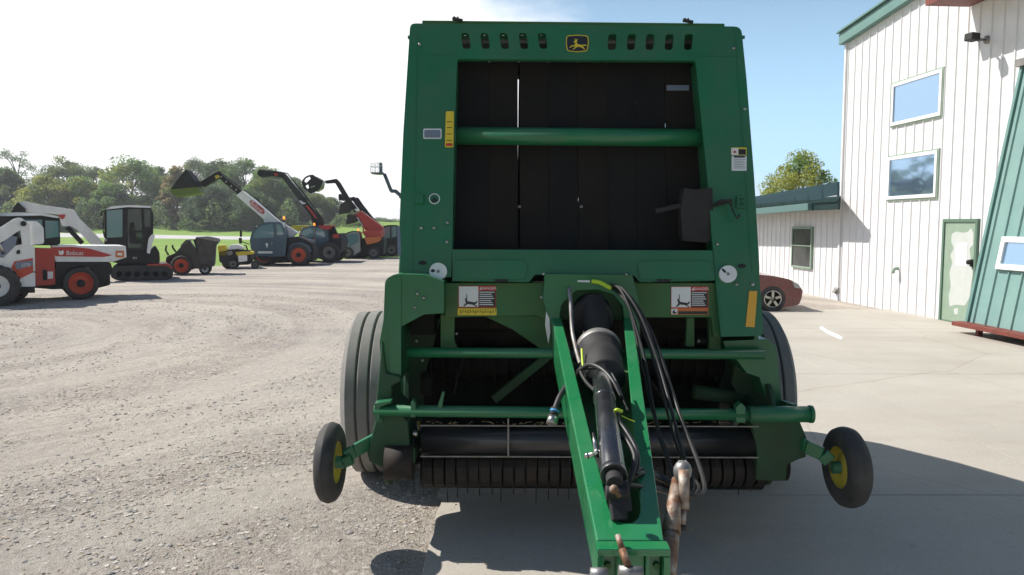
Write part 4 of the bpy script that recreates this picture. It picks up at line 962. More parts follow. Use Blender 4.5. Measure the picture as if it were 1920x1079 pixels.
for k in range(7): q = GS(.3+k*1.1,0,0.02); mb.box(q.x-.04,q.x+.04,q.y-.04,q.y+.04,.02,.16)
wb(mb, 'base_beam', M['redwood'], gf, .006)
# its window
def gplane(px, py):
    d = ray(px, py); a = GS(0,0); nn = wd_.cross(ln).normalized(); t = (a-CAM).dot(nn)/d.dot(nn); p = CAM+d*t
    f = (p.z-b0.z)/(t0.z-b0.z); s_ = -(p-b0.lerp(t0, f)).dot(wd_); return s_, f
w0 = gplane(1884,445); w1 = gplane(1874,506); wl = (w0[0]+w1[0])/2
mb = MB(); fr = .09; ff = fr/ln.length
mb.plate([(wl,w1[1]),(wl+1.3,w1[1]),(wl+1.3,w0[1]),(wl,w0[1])], lambda s, f: GS(s,f,.07), GS(0,0,-.07)-GS(0,0,0), [[(wl+fr,w1[1]+ff),(wl+1.3-fr,w1[1]+ff),(wl+1.3-fr,w0[1]-ff),(wl+fr,w0[1]-ff)]])
o = wb(mb, 'window', M['whitepaint'], gf, .006)
mb = MB(); mb.plate([(wl+fr,w1[1]+ff),(wl+1.3-fr,w1[1]+ff),(wl+1.3-fr,w0[1]-ff),(wl+fr,w0[1]-ff)], lambda s, f: GS(s,f,.035), GS(0,0,-.01)-GS(0,0,0)); wb(mb, 'pane', M['winglass'], o)

# ------------------------------------------------------------------ side-view frame for vehicles
class FR:
    def __init__(s, name, label, cat, px, py, extra=0, group=None):
        g = gnd(px, py); s.o = Vector((g.x, g.y, 0)); s.yaw = -math.atan2(g.x, g.y)+R(extra)
        s.u = Vector((math.cos(s.yaw), math.sin(s.yaw), 0)); s.d = Vector((-math.sin(s.yaw), math.cos(s.yaw), 0))
        s.root = thing(name, label, cat, s.o, s.yaw, group); s.k = g.length/F
    def L(s, px, py):
        r = ray(px, py); t = (s.o-CAM).dot(s.d)/r.dot(s.d); p = CAM+r*t-s.o; return (p.dot(s.u), p.z)
    def fn(s, d): return lambda px, py: (s.L(px, py)[0], d, s.L(px, py)[1])
    def P(s, px, py, d=0): a = s.L(px, py); return Vector((a[0], d, a[1]))
    def poly(s, name, m, pts, d0, d1, bevel=.02, parent=None, label=None, holes=()):
        mb = MB(); mb.plate(pts, s.fn(d0), (0, d1-d0, 0), holes); o = mb.build(name, m, parent or s.root, None, bevel)
        if label: o['label'] = label
        return o
    def bar(s, name, m, pts, d, r, parent=None):
        mb = MB()
        for dd in (d if isinstance(d, (list, tuple)) else [d]): mb.tube([s.P(*p, dd) for p in pts], r, 8)
        return mb.build(name, m, parent or s.root)
    def wheel(s, c, rt, rr, d, wdt, rm, lug=False, ground=True):
        p = s.P(*c, d); r = rt*s.k
        if ground: p.z = r
        rr = rr*s.k; ax = (0,1,0)
        mb = MB(); mb.lathe([(0,-.01),(rr*.35,-.01),(rr*.35,wdt*.5),(0,wdt*.5)], p, ax, 14); w = mb.build('wheel', M['blackmat'], s.root)
        mb = MB(); mb.lathe([(rr,.03),(rr*1.08,.0),(r*.93,.0),(r*.985,.03),(r,.06),(r,wdt-.06),(r*.985,wdt-.03),(r*.93,wdt),(rr,wdt)], p, ax, 32)
        if lug:
            for i in range(20):
                a = i*2*math.pi/20
                for sd_, ph in ((0,0),(1,.15)):
                    aa = a+ph; e = Vector((math.cos(aa),0,math.sin(aa))); y0 = p.y+(.0 if sd_ == 0 else wdt*.5)
                    q = p+e*r*1.0; q.y = y0; q2 = p+Vector((math.cos(aa+.1),0,math.sin(aa+.1)))*r; q2.y = y0+wdt*.48
                    if sd_: q, q2 = Vector((q2.x,q.y,q2.z)), Vector((q.x,q2.y,q.z))
                    mb.beam(q, q2, .05*r*1.6, .07*r, e)
        mb.build('tyre', M['rubber'], w)
        mb = MB(); mb.lathe([(rr*1.02,.02),(rr*.95,.0),(rr*.88,.05),(rr*.6,.08),(rr*.3,.05),(0,.05)], p, ax, 28)
        mb.build('rim', rm, w)
        return w
    def text(s, name, m, body, c, size, d, slope=0, parent=None):
        mb = MB(); ca, sa = math.cos(slope), math.sin(slope)
        letter(mb, body, size, lambda a, b: s.P(c[0]+a*ca+b*sa, c[1]-b*ca+a*sa, d)); return mb.build(name, m, parent or s.root)
def z1(*p): return [Z1(*q) for q in p]
def z2(*p): return [Z2(*q) for q in p]
W = M['whitepaint']; BK = M['blackmat']

# utility vehicle
v = FR('utility_vehicle', 'white and red utility work vehicle with cargo box, behind the skid loader', 'utility vehicle', *Z1(468,963), extra=4)
bed = v.poly('cargo_box', W, z1((300,650),(728,652),(732,718),(650,745),(320,745)), 0, 1.35)
v.poly('box_stripe', M['red'], z1((290,660),(420,658),(520,668),(650,706),(600,716),(320,712)), -.012, 0, 0, bed)
v.text('box_lettering', W, 'Bobcat', Z1(432,694), 11.5, -.02, 0, bed)
v.poly('box_symbol', W, z1((338,676),(350,684),(364,676),(370,690),(362,704),(342,704)), -.02, -.013, 0, bed)
v.poly('tail_panel', M['label_orange'], z1((668,680),(716,680),(718,720),(668,718)), -.014, -.002, 0, bed)
v.poly('tail_text', W, z1((678,692),(706,692),(706,708),(678,706)), -.02, -.015, 0, bed)
v.poly('fender', BK, rounded(z1((320,747),(640,747),(655,800),(610,850),(560,850),(540,790),(470,765),(400,785),(365,850),(360,900),(320,900)), 3, 2), .02, 1.3)
v.poly('red_side_tank', M['red'], rounded(z1((203,665),(312,668),(320,875),(205,885)), 2, 2), -.03, .5, .03)
v.poly('tank_label', W, z1((275,800),(306,800),(306,840),(275,842)), -.045, -.03, 0)
v.poly('tank_recess', BK, z1((245,790),(270,790),(272,850),(248,850)), -.045, -.03, 0)
v.poly('chassis', BK, z1((120,850),(640,820),(640,880),(560,900),(300,905),(120,890)), .1, 1.2)
v.wheel(Z1(468,878), 27, 18, -.05, .3, M['orange']); v.wheel(Z1(468,878), 27, 18, 1.1, .3, M['orange'])
v.wheel(Z1(60,890), 27, 18, -.05, .3, M['orange']); v.wheel(Z1(60,890), 27, 18, 1.1, .3, M['orange'])
cabf = v.poly('cab', BK, rounded(z1((-60,470),(240,462),(345,485),(352,640),(330,650),(-80,650)), 3, 2), .15, 1.25)
v.poly('cab_roof', W, rounded(z1((-80,466),(100,458),(250,462),(340,482),(340,492),(240,476),(-80,482)), 2, 2), .1, 1.3, .01)
v.poly('side_window', M['glassgreen'], z1((262,505),(338,508),(342,600),(265,610)), .13, .15, 0, cabf)
v.poly('side_window', M['glassgreen'], z1((60,500),(245,500),(245,600),(60,610)), .13, .15, 0, cabf)
# skid loader
v = FR('skid_loader', 'white and orange skid loader cut by the left frame edge', 'skid loader', *Z1(0,1000), extra=0)
v.poly('side_body', W, rounded(z1((55,655),(150,640),(200,655),(205,888),(60,888),(10,840),(-20,760),(-10,700)), 3, 3), 0, 1.5)
v.poly('side_decal', M['orange'], z1((65,780),(82,742),(190,722),(192,805),(108,845)), -.012, 0, 0)
v.poly('decal_shade', M['label_grey'], z1((85,765),(95,745),(190,735),(190,765),(100,790)), -.016, -.012, 0)
v.text('model_lettering', W, 'S770', Z1(150,764), 8.5, -.022, -.06)
v.poly('maker_symbol', BK, z1((92,688),(100,678),(110,672),(118,684),(116,698),(98,700)), -.012, 0, 0)
arm = v.poly('lift_arm', W, rounded(z1((-160,620),(0,545),(85,492),(120,488),(172,525),(178,655),(128,655),(118,560),(100,570),(20,625),(-150,700)), 3, 2), -.05, .12)
v.poly('lift_arm', W, rounded(z1((-160,620),(0,545),(85,492),(120,488),(172,525),(178,655),(128,655),(118,560),(100,570),(20,625),(-150,700)), 3, 2), 1.35, 1.5)
mb = MB(); p = v.P(*Z1(135,524), -.06); mb.lathe([(.06,0),(.06,.03),(0,.03)], p+Vector((0,-.0,0)), (0,-1,0), 16); mb.build('pivot_pin', BK, v.root)
v.poly('tail_cowl', W, rounded(z1((150,510),(215,508),(255,545),(258,640),(175,650)), 5, 3), .2, 1.3)
v.poly('cab', BK, rounded(z1((-260,470),(-20,470),(60,500),(110,580),(110,660),(-260,660)), 5, 2), .2, 1.3)
v.poly('hydraulic_hoses', M['label_grey'], z1((0,650),(60,590),(100,600),(90,650),(20,720),(0,720)), -.02, .02, 0)
v.poly('chassis', BK, z1((-300,650),(60,650),(200,880),(205,925),(-300,925)), .05, 1.4)
v.wheel(Z1(-20,900), 32, 17, -.15, .35, W, True); v.wheel(Z1(-20,900), 32, 17, 1.3, .35, W, True)
v.wheel(Z1(-230,900), 32, 17, -.15, .35, W, True); v.wheel(Z1(-230,900), 32, 17, 1.3, .35, W, True)
for pts in ([(-300,560),(0,640),(20,700)],): v.bar('hydraulic_cylinder', M['steel'], [Z1(*p) for p in pts], .0, .04)
v.poly('body_step', BK, z1((60,800),(205,800),(205,806),(60,806)), -.01, 0, 0); v.poly('grille', BK, z1((150,560),(165,560),(168,600),(152,600)), .19, .2, 0); v.bar('work_light', M['steel'], [Z1(96,505), Z1(96,515)], .15, .05)
# excavator
v = FR('mini_excavator', 'mini excavator with black cab and white curved boom', 'excavator', *Z1(800,852), extra=0)
v.poly('boom', W, rounded(z1((330,462),(385,432),(425,446),(452,495),(520,560),(600,640),(590,668),(520,645),(440,560),(400,536),(350,540),(340,500)), 4, 3), .5, .72)
v.poly('dipper_arm', W, rounded(z1((92,395),(140,392),(240,415),(380,432),(350,470),(150,455),(95,440)), 3, 2), .48, .7)
v.poly('boom_badge', M['red'], z1((330,470),(372,470),(365,490),(352,500),(340,490)), .48, .5, 0)
v.bar('boom_cylinder', BK, [Z1(170,418), Z1(385,440)], .6, .07); v.bar('boom_cylinder', BK, [Z1(380,545), Z1(470,640)], .6, .08)
v.poly('bucket', BK, z1((92,395),(60,440),(40,500),(90,520),(130,470),(140,440)), .35, .9)
cb_ = v.poly('cab', BK, rounded(z1((603,440),(740,419),(868,424),(888,470),(885,600),(862,692),(603,692)), 3, 3), 0, 1.0)
v.poly('cab_roof', W, rounded(z1((608,442),(640,424),(740,416),(872,421),(870,432),(740,428)), 1, 2), -.02, 1.02, .01, cb_)
v.poly('front_window', M['glassgreen'], z1((616,448),(708,440),(708,600),(618,605)), -.015, 0, 0, cb_)
v.poly('door_window', M['glass'], z1((738,440),(815,438),(822,560),(738,570)), -.015, 0, 0, cb_)
v.poly('rear_window', M['glass'], z1((832,440),(868,442),(872,540),(836,545)), -.015, 0, 0, cb_)
v.poly('door_panel', M['glass'], z1((738,580),(822,572),(815,660),(740,665)), -.015, 0, 0, cb_)
v.poly('engine_house', BK, rounded(z1((640,690),(860,690),(900,650),(922,690),(925,750),(700,755),(620,740)), 4, 2), -.05, 1.4)
v.poly('counterweight_strip', W, rounded(z1((858,610),(880,582),(896,590),(880,640),(865,700),(848,690)), 2, 2), -.08, -.04, 0)
v.bar('grab_rail', BK, [Z1(598,470), Z1(596,560), Z1(604,600)], -.04, .02); v.bar('work_light', M['steel'], [Z1(612,610), Z1(612,625)], -.04, .05); v.poly('seat', BK, rounded(z1((745,520),(775,515),(785,600),(815,610),(815,640),(750,640)), 3, 2), -.03, -.018, 0, cb_); v.bar('mirror', BK, [Z1(600,455), Z1(588,450), Z1(586,480)], -.1, .03)
v.text('model_lettering', W, 'E35', Z1(780,722), 5.5, -.06)
for d in (-.25, 1.15):
    tr = v.poly('track', M['rubber'], rounded(z1((640,790),(665,765),(960,765),(1000,790),(998,830),(960,850),(680,850),(640,830)), 5, 3), d, d+.35, .02)
    mb = MB()
    for k in range(6):
        mb.lathe([(.0,-.02),(.09,-.02),(.09,.01)], v.P(*Z1(690+k*52,812), d), (0,1,0), 12)
    mb.build('track_roller', M['void'], tr)
v.poly('blade', M['red'], rounded(z1((850,755),(965,752),(1000,778),(990,790),(850,782)), 2, 2), -.2, 1.4)
v.poly('undercarriage', BK, z1((680,745),(880,745),(900,800),(660,800)), .1, 1.15)
# compact mower with hopper
v = FR('lawn_mower', 'small mower with red wheels, roll bar and dark grass hopper', 'mower', *Z1(1050,822), extra=-4)
v.wheel(Z1(1050,772), 17, 11.5, -.14, .22, M['orange']); v.wheel(Z1(1050,772), 16, 10.5, .95, .22, M['orange']); v.wheel(Z1(1185,785), 10, 6, .05, .18, W); v.wheel(Z1(1185,785), 10, 6, .9, .18, W)
v.poly('body', M['black'], rounded(z1((955,745),(960,715),(1010,695),(1060,640),(1090,618),(1120,660),(1150,700),(1200,740),(1190,785),(960,785)), 3, 2), .1, .95)
v.poly('seat', BK, rounded(z1((1040,650),(1075,615),(1095,620),(1085,690),(1040,700)), 3, 2), .3, .8)
v.bar('roll_bar', BK, [Z1(1085,700), Z1(1090,618), Z1(1120,618), Z1(1150,700)], [.2,.9], .035)
v.bar('steering_lever', BK, [Z1(968,710), Z1(950,680), Z1(955,650)], [.3,.7], .018); v.bar('steering_lever', BK, [Z1(1010,690), Z1(990,660), Z1(992,648)], [.3,.7], .018)
v.poly('hopper', M['tan'], rounded(z1((1128,602),(1200,600),(1262,612),(1268,630),(1248,650),(1240,770),(1160,785),(1145,690)), 3, 2), .05, 1.0)
v.poly('hopper_lid', M['greymetal'], rounded(z1((1126,602),(1200,597),(1265,610),(1272,630),(1200,618)), 2, 2), .02, 1.03, .01)
v.poly('blade_deck', M['red'], z1((965,740),(1050,730),(1130,770),(1120,790),(980,790)), .12, .9)
# yellow mower
v = FR('ride_on_mower', 'yellow and white ride-on mower parked before the first telehandler', 'mower', *Z2(568,935), extra=-4)
v.wheel(Z2(568,903), 9, 5.5, 0, .2, M['greymetal']); v.wheel(Z2(568,903), 9, 5.5, .9, .2, M['greymetal']); v.wheel(Z2(738,900), 7, 4.5, 0, .16, M['greymetal']); v.wheel(Z2(738,900), 7, 4.5, .9, .16, M['greymetal'])
v.wheel(Z2(520,900), 10, 5, .4, .16, M['greymetal'])
v.poly('frame', M['yellow'], z2((585,802),(640,795),(728,800),(728,818),(600,832)), .05, .95); v.poly('rear_body', M['yellow'], rounded(z2((445,752),(505,745),(522,790),(515,830),(455,830)), 3, 2), .1, .9)
v.poly('engine', BK, rounded(z2((455,800),(560,780),(700,790),(720,870),(700,900),(520,905),(460,880)), 3, 2), .1, .9)
v.poly('hood', W, rounded(z2((528,765),(545,748),(600,740),(655,768),(640,785),(600,775),(540,790)), 4, 2), .15, .8); v.poly('side_panel', W, rounded(z2((606,830),(676,825),(680,872),(610,880)), 2, 2), .03, .1)
v.poly('side_panel', M['greymetal'], rounded(z2((515,800),(560,790),(565,820),(525,830)), 2, 2), .03, .1); v.bar('steering_wheel', BK, [Z2(680,800), Z2(665,755), Z2(650,750)], .5, .03)

# telehandlers
def glow(v, c, d):
    mb = MB(); p = v.P(*c, d); mb.lathe([(.0,-.06),(.045,-.06),(.045,.03),(.02,.06),(0,.06)], p, (0,0,1), 12); mb.build('beacon', M['amber'], v.root)
DB = mat('dark_slate_paint', (.04,.085,.125), .35, coat=.3, dust=(.12,.13,.13), dustamt=.4)
v = FR('telehandler', 'telehandler with white and black boom holding up a wide bucket', 'telehandler', *Z2(1078,908), extra=-8)
th = v
bm_ = v.poly('boom', W, z2((780,545),(562,356),(608,318),(700,385),(905,562),(890,600),(800,600)), .75, 1.15)
v.poly('boom_badge', M['red'], rounded(z2((668,400),(690,392),(788,470),(790,500),(765,505),(675,430)), 4, 3), .73, .75, 0, bm_)
v.text('boom_lettering', W, 'Bobcat', Z2(728,448), 10.5, .72, .70, bm_)
v.poly('boom_extension', BK, z2((574,346),(392,196),(416,168),(440,185),(604,318)), .82, 1.08)
v.poly('boom_head', BK, rounded(z2((396,172),(430,168),(440,200),(385,240),(300,290),(268,250)), 2, 2), .8, 1.1)
v.poly('head_badge', M['yellow'], z2((390,200),(420,190),(430,210),(400,225)), .78, .8, 0)
bk_ = v.poly('bucket', BK, z2((195,155),(262,240),(285,290),(200,300),(70,312),(130,230)), .1, 1.0)
v.poly('bucket_floor', M['olive'], z2((70,313),(290,292),(305,335),(290,345),(110,368)), .08, 1.0, .01, bk_)
cb_ = v.poly('cab', DB, rounded(z2((698,705),(715,645),(760,592),(830,568),(945,568),(975,640),(985,720),(975,835),(740,835),(705,770)), [3]*10, 3), 0, .95)
v.poly('side_window', M['glassgreen'], rounded(z2((718,696),(738,640),(785,594),(878,582),(885,640),(885,688)), 2, 2), -.02, 0, 0, cb_); v.poly('rear_window', M['glassgreen'], rounded(z2((905,582),(942,590),(962,655),(958,668),(912,668)), 2, 2), -.02, 0, 0, cb_)
v.poly('door_label', W, z2((762,795),(875,795),(875,812),(762,812)), -.015, 0, 0, cb_)
v.poly('door_mark', W, z2((820,735),(840,730),(838,760),(832,770)), -.015, 0, 0, cb_)
v.poly('chassis', BK, rounded(z2((700,780),(740,835),(980,830),(985,690),(1070,680),(1180,730),(1200,790),(1180,880),(860,890),(720,860)), 3, 2), .2, 2.0)
v.poly('engine_cover', DB, rounded(z2((975,700),(1070,690),(1160,715),(1185,760),(1170,800),(1050,790),(980,800)), 3, 2), 1.0, 2.1); v.poly('fender', DB, rounded(z2((1000,770),(1030,735),(1100,725),(1160,755),(1180,800),(1160,800),(1110,760),(1040,765),(1010,800)), 2, 2), -.05, .4)
v.wheel(Z2(1080,828), 19.5, 12.5, -.1, .4, M['orange'], True); v.wheel(Z2(1080,828), 19.5, 12.5, 1.8, .4, M['orange'], True); v.wheel(Z2(800,845), 19.5, 12.5, .15, .4, M['orange'], True); v.wheel(Z2(800,845), 19.5, 12.5, 1.8, .4, M['orange'], True)
v.bar('mirror_arm', BK, [Z2(700,740), Z2(640,720), Z2(635,690)], -.1, .02); v.poly('mirror', BK, rounded(z2((625,635),(640,632),(642,680),(628,685)), 1, 2), -.15, -.05, .01); v.poly('mirror', BK, rounded(z2((618,690),(640,690),(640,735),(622,735)), 1, 2), -.15, -.05, .01)
glow(v, Z2(950,535), .5); v.bar('beacon_stalk', BK, [Z2(950,570), Z2(950,548)], .5, .02); v.bar('air_filter', M['greymetal'], [Z2(1062,640), Z2(1062,690)], 1.2, .06)
mb = MB(); mb.tube([v.P(*Z2(790,580),.95), v.P(*Z2(905,620),.95)], .15, 12); mb.build('boom_pivot', BK, v.root); v.poly('boom_tower', W, z2((900,560),(1000,620),(1050,650),(1000,700),(900,690)), .75, 1.15)
v.bar('boom_hose', M['hose'], [Z2(600,300), Z2(420,160), Z2(300,235)], .85, .025); v.bar('boom_hose', M['hose'], [Z2(905,548), Z2(720,385), Z2(615,300)], 1.0, .02)
for c in ((440,205),(480,245),(520,280),(560,310)):
    mb = MB(); mb.lathe([(.04,0),(.04,.01),(0,.01)], v.P(*Z2(*c), .82), (0,-1,0), 10); mb.build('boom_pin', M['steel'], bm_)
v.bar('work_light', M['steel'], [Z2(760,600), Z2(752,606)], -.02, .05); v.bar('cab_step', BK, [Z2(770,850), Z2(900,850)], -.05, .05); v.bar('door_handle', M['steel'], [Z2(872,720), Z2(872,745)], -.03, .02)
for x in (1010, 1040): v.poly('vent_slot', BK, z2((x,720),(x+18,718),(x+18,724),(x,726)), .99, 1.0, 0)
# second
v = FR('telehandler', 'telehandler with black raised boom, red cowl and grey wheel rims', 'telehandler', *Z2(1318,884), extra=-10)
v.poly('boom', BK, rounded(z2((1045,385),(1100,370),(1130,425),(1250,560),(1240,620),(1170,600),(1150,520)), 2, 2), .7, 1.1); v.poly('boom_extension', M['black'], z2((918,215),(905,190),(940,180),(965,205),(1105,385),(1060,405)), .76, 1.04)
v.poly('boom_collar', W, z2((1058,402),(1068,395),(1100,415),(1110,412),(1108,424),(1085,426)), .66, .7, 0); v.poly('boom_stripe', M['red'], z2((1110,440),(1125,432),(1200,530),(1190,540)), .66, .7, 0)
v.poly('boom_head', BK, rounded(z2((722,175),(740,150),(780,158),(930,175),(925,215),(840,200),(760,212),(735,200)), 2, 2), .7, 1.1); v.poly('head_badge', M['label_red'], z2((860,180),(890,182),(885,200),(862,195)), .68, .7, 0)
cb_ = v.poly('cab', DB, rounded(z2((1078,665),(1110,618),(1165,600),(1250,600),(1292,625),(1312,700),(1300,760),(1225,850),(1175,830),(1165,745)), 3, 3), 0, .95)
v.poly('side_window', M['glassgreen'], rounded(z2((1092,662),(1115,630),(1160,612),(1195,612),(1200,680),(1165,690)), 2, 2), -.02, 0, 0, cb_); v.poly('rear_window', M['glassgreen'], rounded(z2((1212,614),(1250,614),(1278,640),(1288,690),(1215,690)), 2, 2), -.02, 0, 0, cb_)
v.poly('door_post', M['greymetal'], z2((1196,610),(1206,610),(1218,800),(1210,820)), -.03, -.02, 0, cb_)
v.poly('front_panel', M['orange'], rounded(z2((1165,700),(1205,698),(1216,825),(1185,832),(1150,770)), 2, 2), -.04, .1); v.poly('cowl', M['red'], rounded(z2((1230,594),(1330,592),(1310,628),(1262,622)), 1, 2), -.05, 1.5); v.poly('yellow_roof', M['yellow'], rounded(z2((968,603),(1000,594),(1092,596),(1102,612),(1060,642),(985,620)), 2, 2), 1.1, 2.0)
v.poly('engine_cover', BK, rounded(z2((1290,690),(1330,660),(1390,655),(1412,720),(1400,800),(1240,855),(1080,850),(1080,790),(1240,800)), 3, 2), .2, 2.1); v.poly('red_lamp', M['red'], z2((1340,665),(1385,660),(1388,690),(1345,695)), .15, .2, 0)
v.wheel(Z2(1318,820), 19, 11, -.1, .4, M['greymetal'], True); v.wheel(Z2(1318,820), 19, 11, 1.8, .4, M['greymetal'], True); v.wheel(Z2(1060,830), 19, 11, .6, .4, M['greymetal'], True); v.wheel(Z2(1060,830), 19, 11, 1.8, .4, M['greymetal'], True)
v.bar('boom_hose', M['hose'], [Z2(1240,545), Z2(1110,365), Z2(960,180), Z2(760,145)], .85, .03); v.bar('tilt_cylinder', M['steel'], [Z2(760,215), Z2(840,225), Z2(915,235)], .8, .04); v.bar('work_light', M['steel'], [Z2(1110,612), Z2(1104,618)], -.02, .05)
glow(v, Z2(1185,585), .5); v.poly('boom_tower', BK, z2((1200,590),(1330,600),(1360,670),(1250,720)), .7, 1.1)
# third: red with grapple
v = FR('telehandler', 'red telehandler with thin boom holding a round grapple against the sky', 'telehandler', *Z2(1663,853), extra=-6)
v.poly('boom_extension', BK, rounded(z2((1262,240),(1355,224),(1385,255),(1450,365),(1525,470),(1500,492),(1420,385),(1345,258),(1270,262)), 1, 2), .75, 1.0); v.poly('boom', M['red'], z2((1515,495),(1552,478),(1725,605),(1728,660),(1640,650),(1580,590)), .7, 1.05)
v.bar('boom_cylinder', M['steel'], [Z2(1525,530), Z2(1560,590), Z2(1575,640)], .65, .04); v.poly('boom_collar', W, z2((1498,468),(1512,460),(1535,475),(1518,485)), .7, 1.05, 0)
v.poly('grapple_shell', M['black'], rounded(z2((1160,230),(1200,205),(1250,240),(1240,300),(1190,330),(1165,300)), 3, 2), .2, 1.5)
gp_ = v.poly('grapple', BK, rounded(z2((1098,258),(1112,228),(1140,205),(1188,195),(1215,225),(1268,242),(1250,290),(1235,318),(1170,348),(1130,318),(1105,285)), 3, 2), .1, .2, .02, None, None, [z2((1118,250),(1128,228),(1160,212),(1170,228),(1135,262)), z2((1128,285),(1150,272),(1156,300),(1142,312))])
v.bar('grapple_tine', M['steel'], [Z2(1170,298), Z2(1205,285)], .05, .03)
cb_ = v.poly('cab', M['glasslight'], rounded(z2((1420,705),(1450,655),(1500,640),(1552,642),(1562,700),(1566,790),(1500,835),(1440,805)), 3, 3), 0, .9); v.bar('cab_frame', BK, [Z2(1422,705), Z2(1450,655), Z2(1500,640), Z2(1552,642), Z2(1562,700), Z2(1566,790)], -.02, .03, cb_); v.poly('side_window', M['glassgreen'], rounded(z2((1445,700),(1465,665),(1540,655),(1550,720),(1480,760)), 2, 2), -.03, -.01, 0, cb_)
v.poly('chassis', BK, rounded(z2((1410,780),(1560,700),(1740,700),(1735,830),(1640,840),(1420,850)), 3, 2), .2, 2.0); v.poly('engine_cover', M['red'], rounded(z2((1565,640),(1725,630),(1722,690),(1600,690)), 2, 2), .1, 1.9); v.poly('orange_cover', M['label_orange'], rounded(z2((1590,690),(1712,682),(1720,705),(1690,725),(1610,745)), 2, 2), .0, .4)
v.wheel(Z2(1663,808), 11, 6.5, -.1, .4, M['greymetal']); v.wheel(Z2(1663,808), 11, 6.5, 1.7, .4, M['greymetal']); v.wheel(Z2(1460,808), 11, 6.5, -.1, .4, M['greymetal']); v.wheel(Z2(1460,808), 11, 6.5, 1.7, .4, M['greymetal'])
glow(v, Z2(1535,628), .4)
# fourth: loader tractor
v = FR('loader_tractor', 'dark cab tractor with raised front loader, last beside the baler', 'tractor', *Z2(1803,832), extra=-6)
v.poly('loader_arm', BK, rounded(z2((1470,378),(1510,368),(1545,420),(1625,525),(1710,600),(1740,690),(1690,650),(1600,545),(1495,400)), 2, 2), .1, .3); v.poly('loader_arm', BK, rounded(z2((1470,378),(1510,368),(1545,420),(1625,525),(1710,600),(1740,690),(1690,650),(1600,545),(1495,400)), 2, 2), 1.4, 1.6)
v.poly('loader_carriage', BK, rounded(z2((1385,355),(1400,345),(1420,368),(1480,375),(1490,395),(1440,398),(1388,398)), 1, 2), .1, 1.6); v.poly('bucket', M['black'], rounded(z2((1405,432),(1448,402),(1480,420),(1505,465),(1470,498),(1392,512)), 2, 2), -.2, 1.9)
cb_ = v.poly('cab', BK, rounded(z2((1730,600),(1780,590),(1842,592),(1850,640),(1850,745),(1760,760),(1735,710)), 2, 2), 0, 1.3); v.poly('side_window', M['glassgreen'], z2((1738,612),(1790,602),(1790,690),(1745,700)), -.02, 0, 0, cb_); v.poly('side_window', M['glassgreen'], z2((1800,602),(1838,602),(1840,680),(1802,690)), -.02, 0, 0, cb_)
v.poly('hood', M['red'], rounded(z2((1640,720),(1735,700),(1760,740),(1840,700),(1850,760),(1760,790),(1650,800)), 2, 2), .2, 1.2); v.wheel(Z2(1803,790), 11.5, 7, -.15, .4, M['greymetal'], True); v.wheel(Z2(1803,790), 11.5, 7, 1.3, .4, M['greymetal'], True); v.wheel(Z2(1737,803), 7.5, 4.5, -.1, .3, M['greymetal'], True); v.wheel(Z2(1737,803), 7.5, 4.5, 1.2, .3, M['greymetal'], True)
# fifth: compact loader behind with lowered dark bucket
v = FR('compact_loader', 'red compact loader with dark bucket half raised behind the pale cab', 'loader', *Z2(1690,830), extra=-6)
v.poly('lift_arm', M['red'], z2((1500,500),(1540,505),(1640,600),(1720,640),(1700,680),(1600,640)), .2, .4); v.poly('bucket', M['black'], rounded(z2((1462,505),(1505,508),(1545,560),(1520,575),(1450,588)), 2, 2), -.2, 1.6)
v.poly('body', BK, rounded(z2((1560,700),(1720,640),(1740,760),(1580,800)), 3, 2), .1, 1.4); v.wheel(Z2(1700,800), 8, 5, 0, .3, M['greymetal']); v.wheel(Z2(1600,800), 8, 5, 0, .3, M['greymetal']); v.wheel(Z2(1700,800), 8, 5, 1.2, .3, M['greymetal']); v.wheel(Z2(1600,800), 8, 5, 1.2, .3, M['greymetal'])
# boom lift
v = FR('boom_lift', 'boom lift with white basket high against the sky beside the baler', 'boom lift', *Z2(2200,820), extra=0)
v.bar('boom', DB, [Z2(1740,188), Z2(1795,325)], .6, .11); v.bar('boom', DB, [Z2(1790,322), Z2(1830,325), Z2(1870,360)], .6, .12); v.bar('boom', DB, [Z2(1868,358), Z2(2150,640)], .6, .17)
v.poly('basket_floor', DB, z2((1636,178),(1740,180),(1745,192),(1700,195),(1640,188)), .1, 1.1, .01); v.poly('control_panel', DB, rounded(z2((1702,100),(1724,100),(1726,180),(1706,180)), 1, 2), .3, .9, .01)
mb = MB()
for d in (.1, 1.1):
    for y in (106, 132): mb.tube([v.P(*Z2(1637,y),d), v.P(*Z2(1722,y),d)], .02, 6)
    for x in (1637, 1665, 1695): mb.tube([v.P(*Z2(x,106),d), v.P(*Z2(x,180),d)], .02, 6)
for y in (106, 132): mb.tube([v.P(*Z2(1637,y),.1), v.P(*Z2(1637,y),1.1)], .02, 6)
mb.build('basket_rail', W, v.root)
v.poly('base', DB, rounded(z2((2060,640),(2300,640),(2340,760),(2040,770)), 3, 2), 0, 1.6)
for x in (2100, 2290): v.wheel(Z2(x,790), 10, 6, 0, .3, M['greymetal']); v.wheel(Z2(x,790), 10, 6, 1.3, .3, M['greymetal'])

# red car
v = FR('parked_car', 'dark red sedan parked behind the baler beside the white building', 'car', 1448, 586, extra=14)
def C(x, y): return (1400+x/3.083, 330+y/3.083)
side = rounded([(1505,545),(1503,560),(1498,572),(1470,577),(1467,560),(1459,545),(1448,540),(1437,544),(1430,556),(1428,576),(1285,580),(1284,560),(1276,546),(1264,541),(1252,546),(1244,560),(1243,576),(1215,572),(1208,540),(1215,522),(1240,515),(1262,512),(1290,489),(1310,483),(1355,483),(1380,492),(1410,514),(1450,518),(1480,524),(1497,533)], [4,3,4,1]+[0]*7+[0]*8+[4,6,4,4,5,4,4,5,5,5,5], 3)
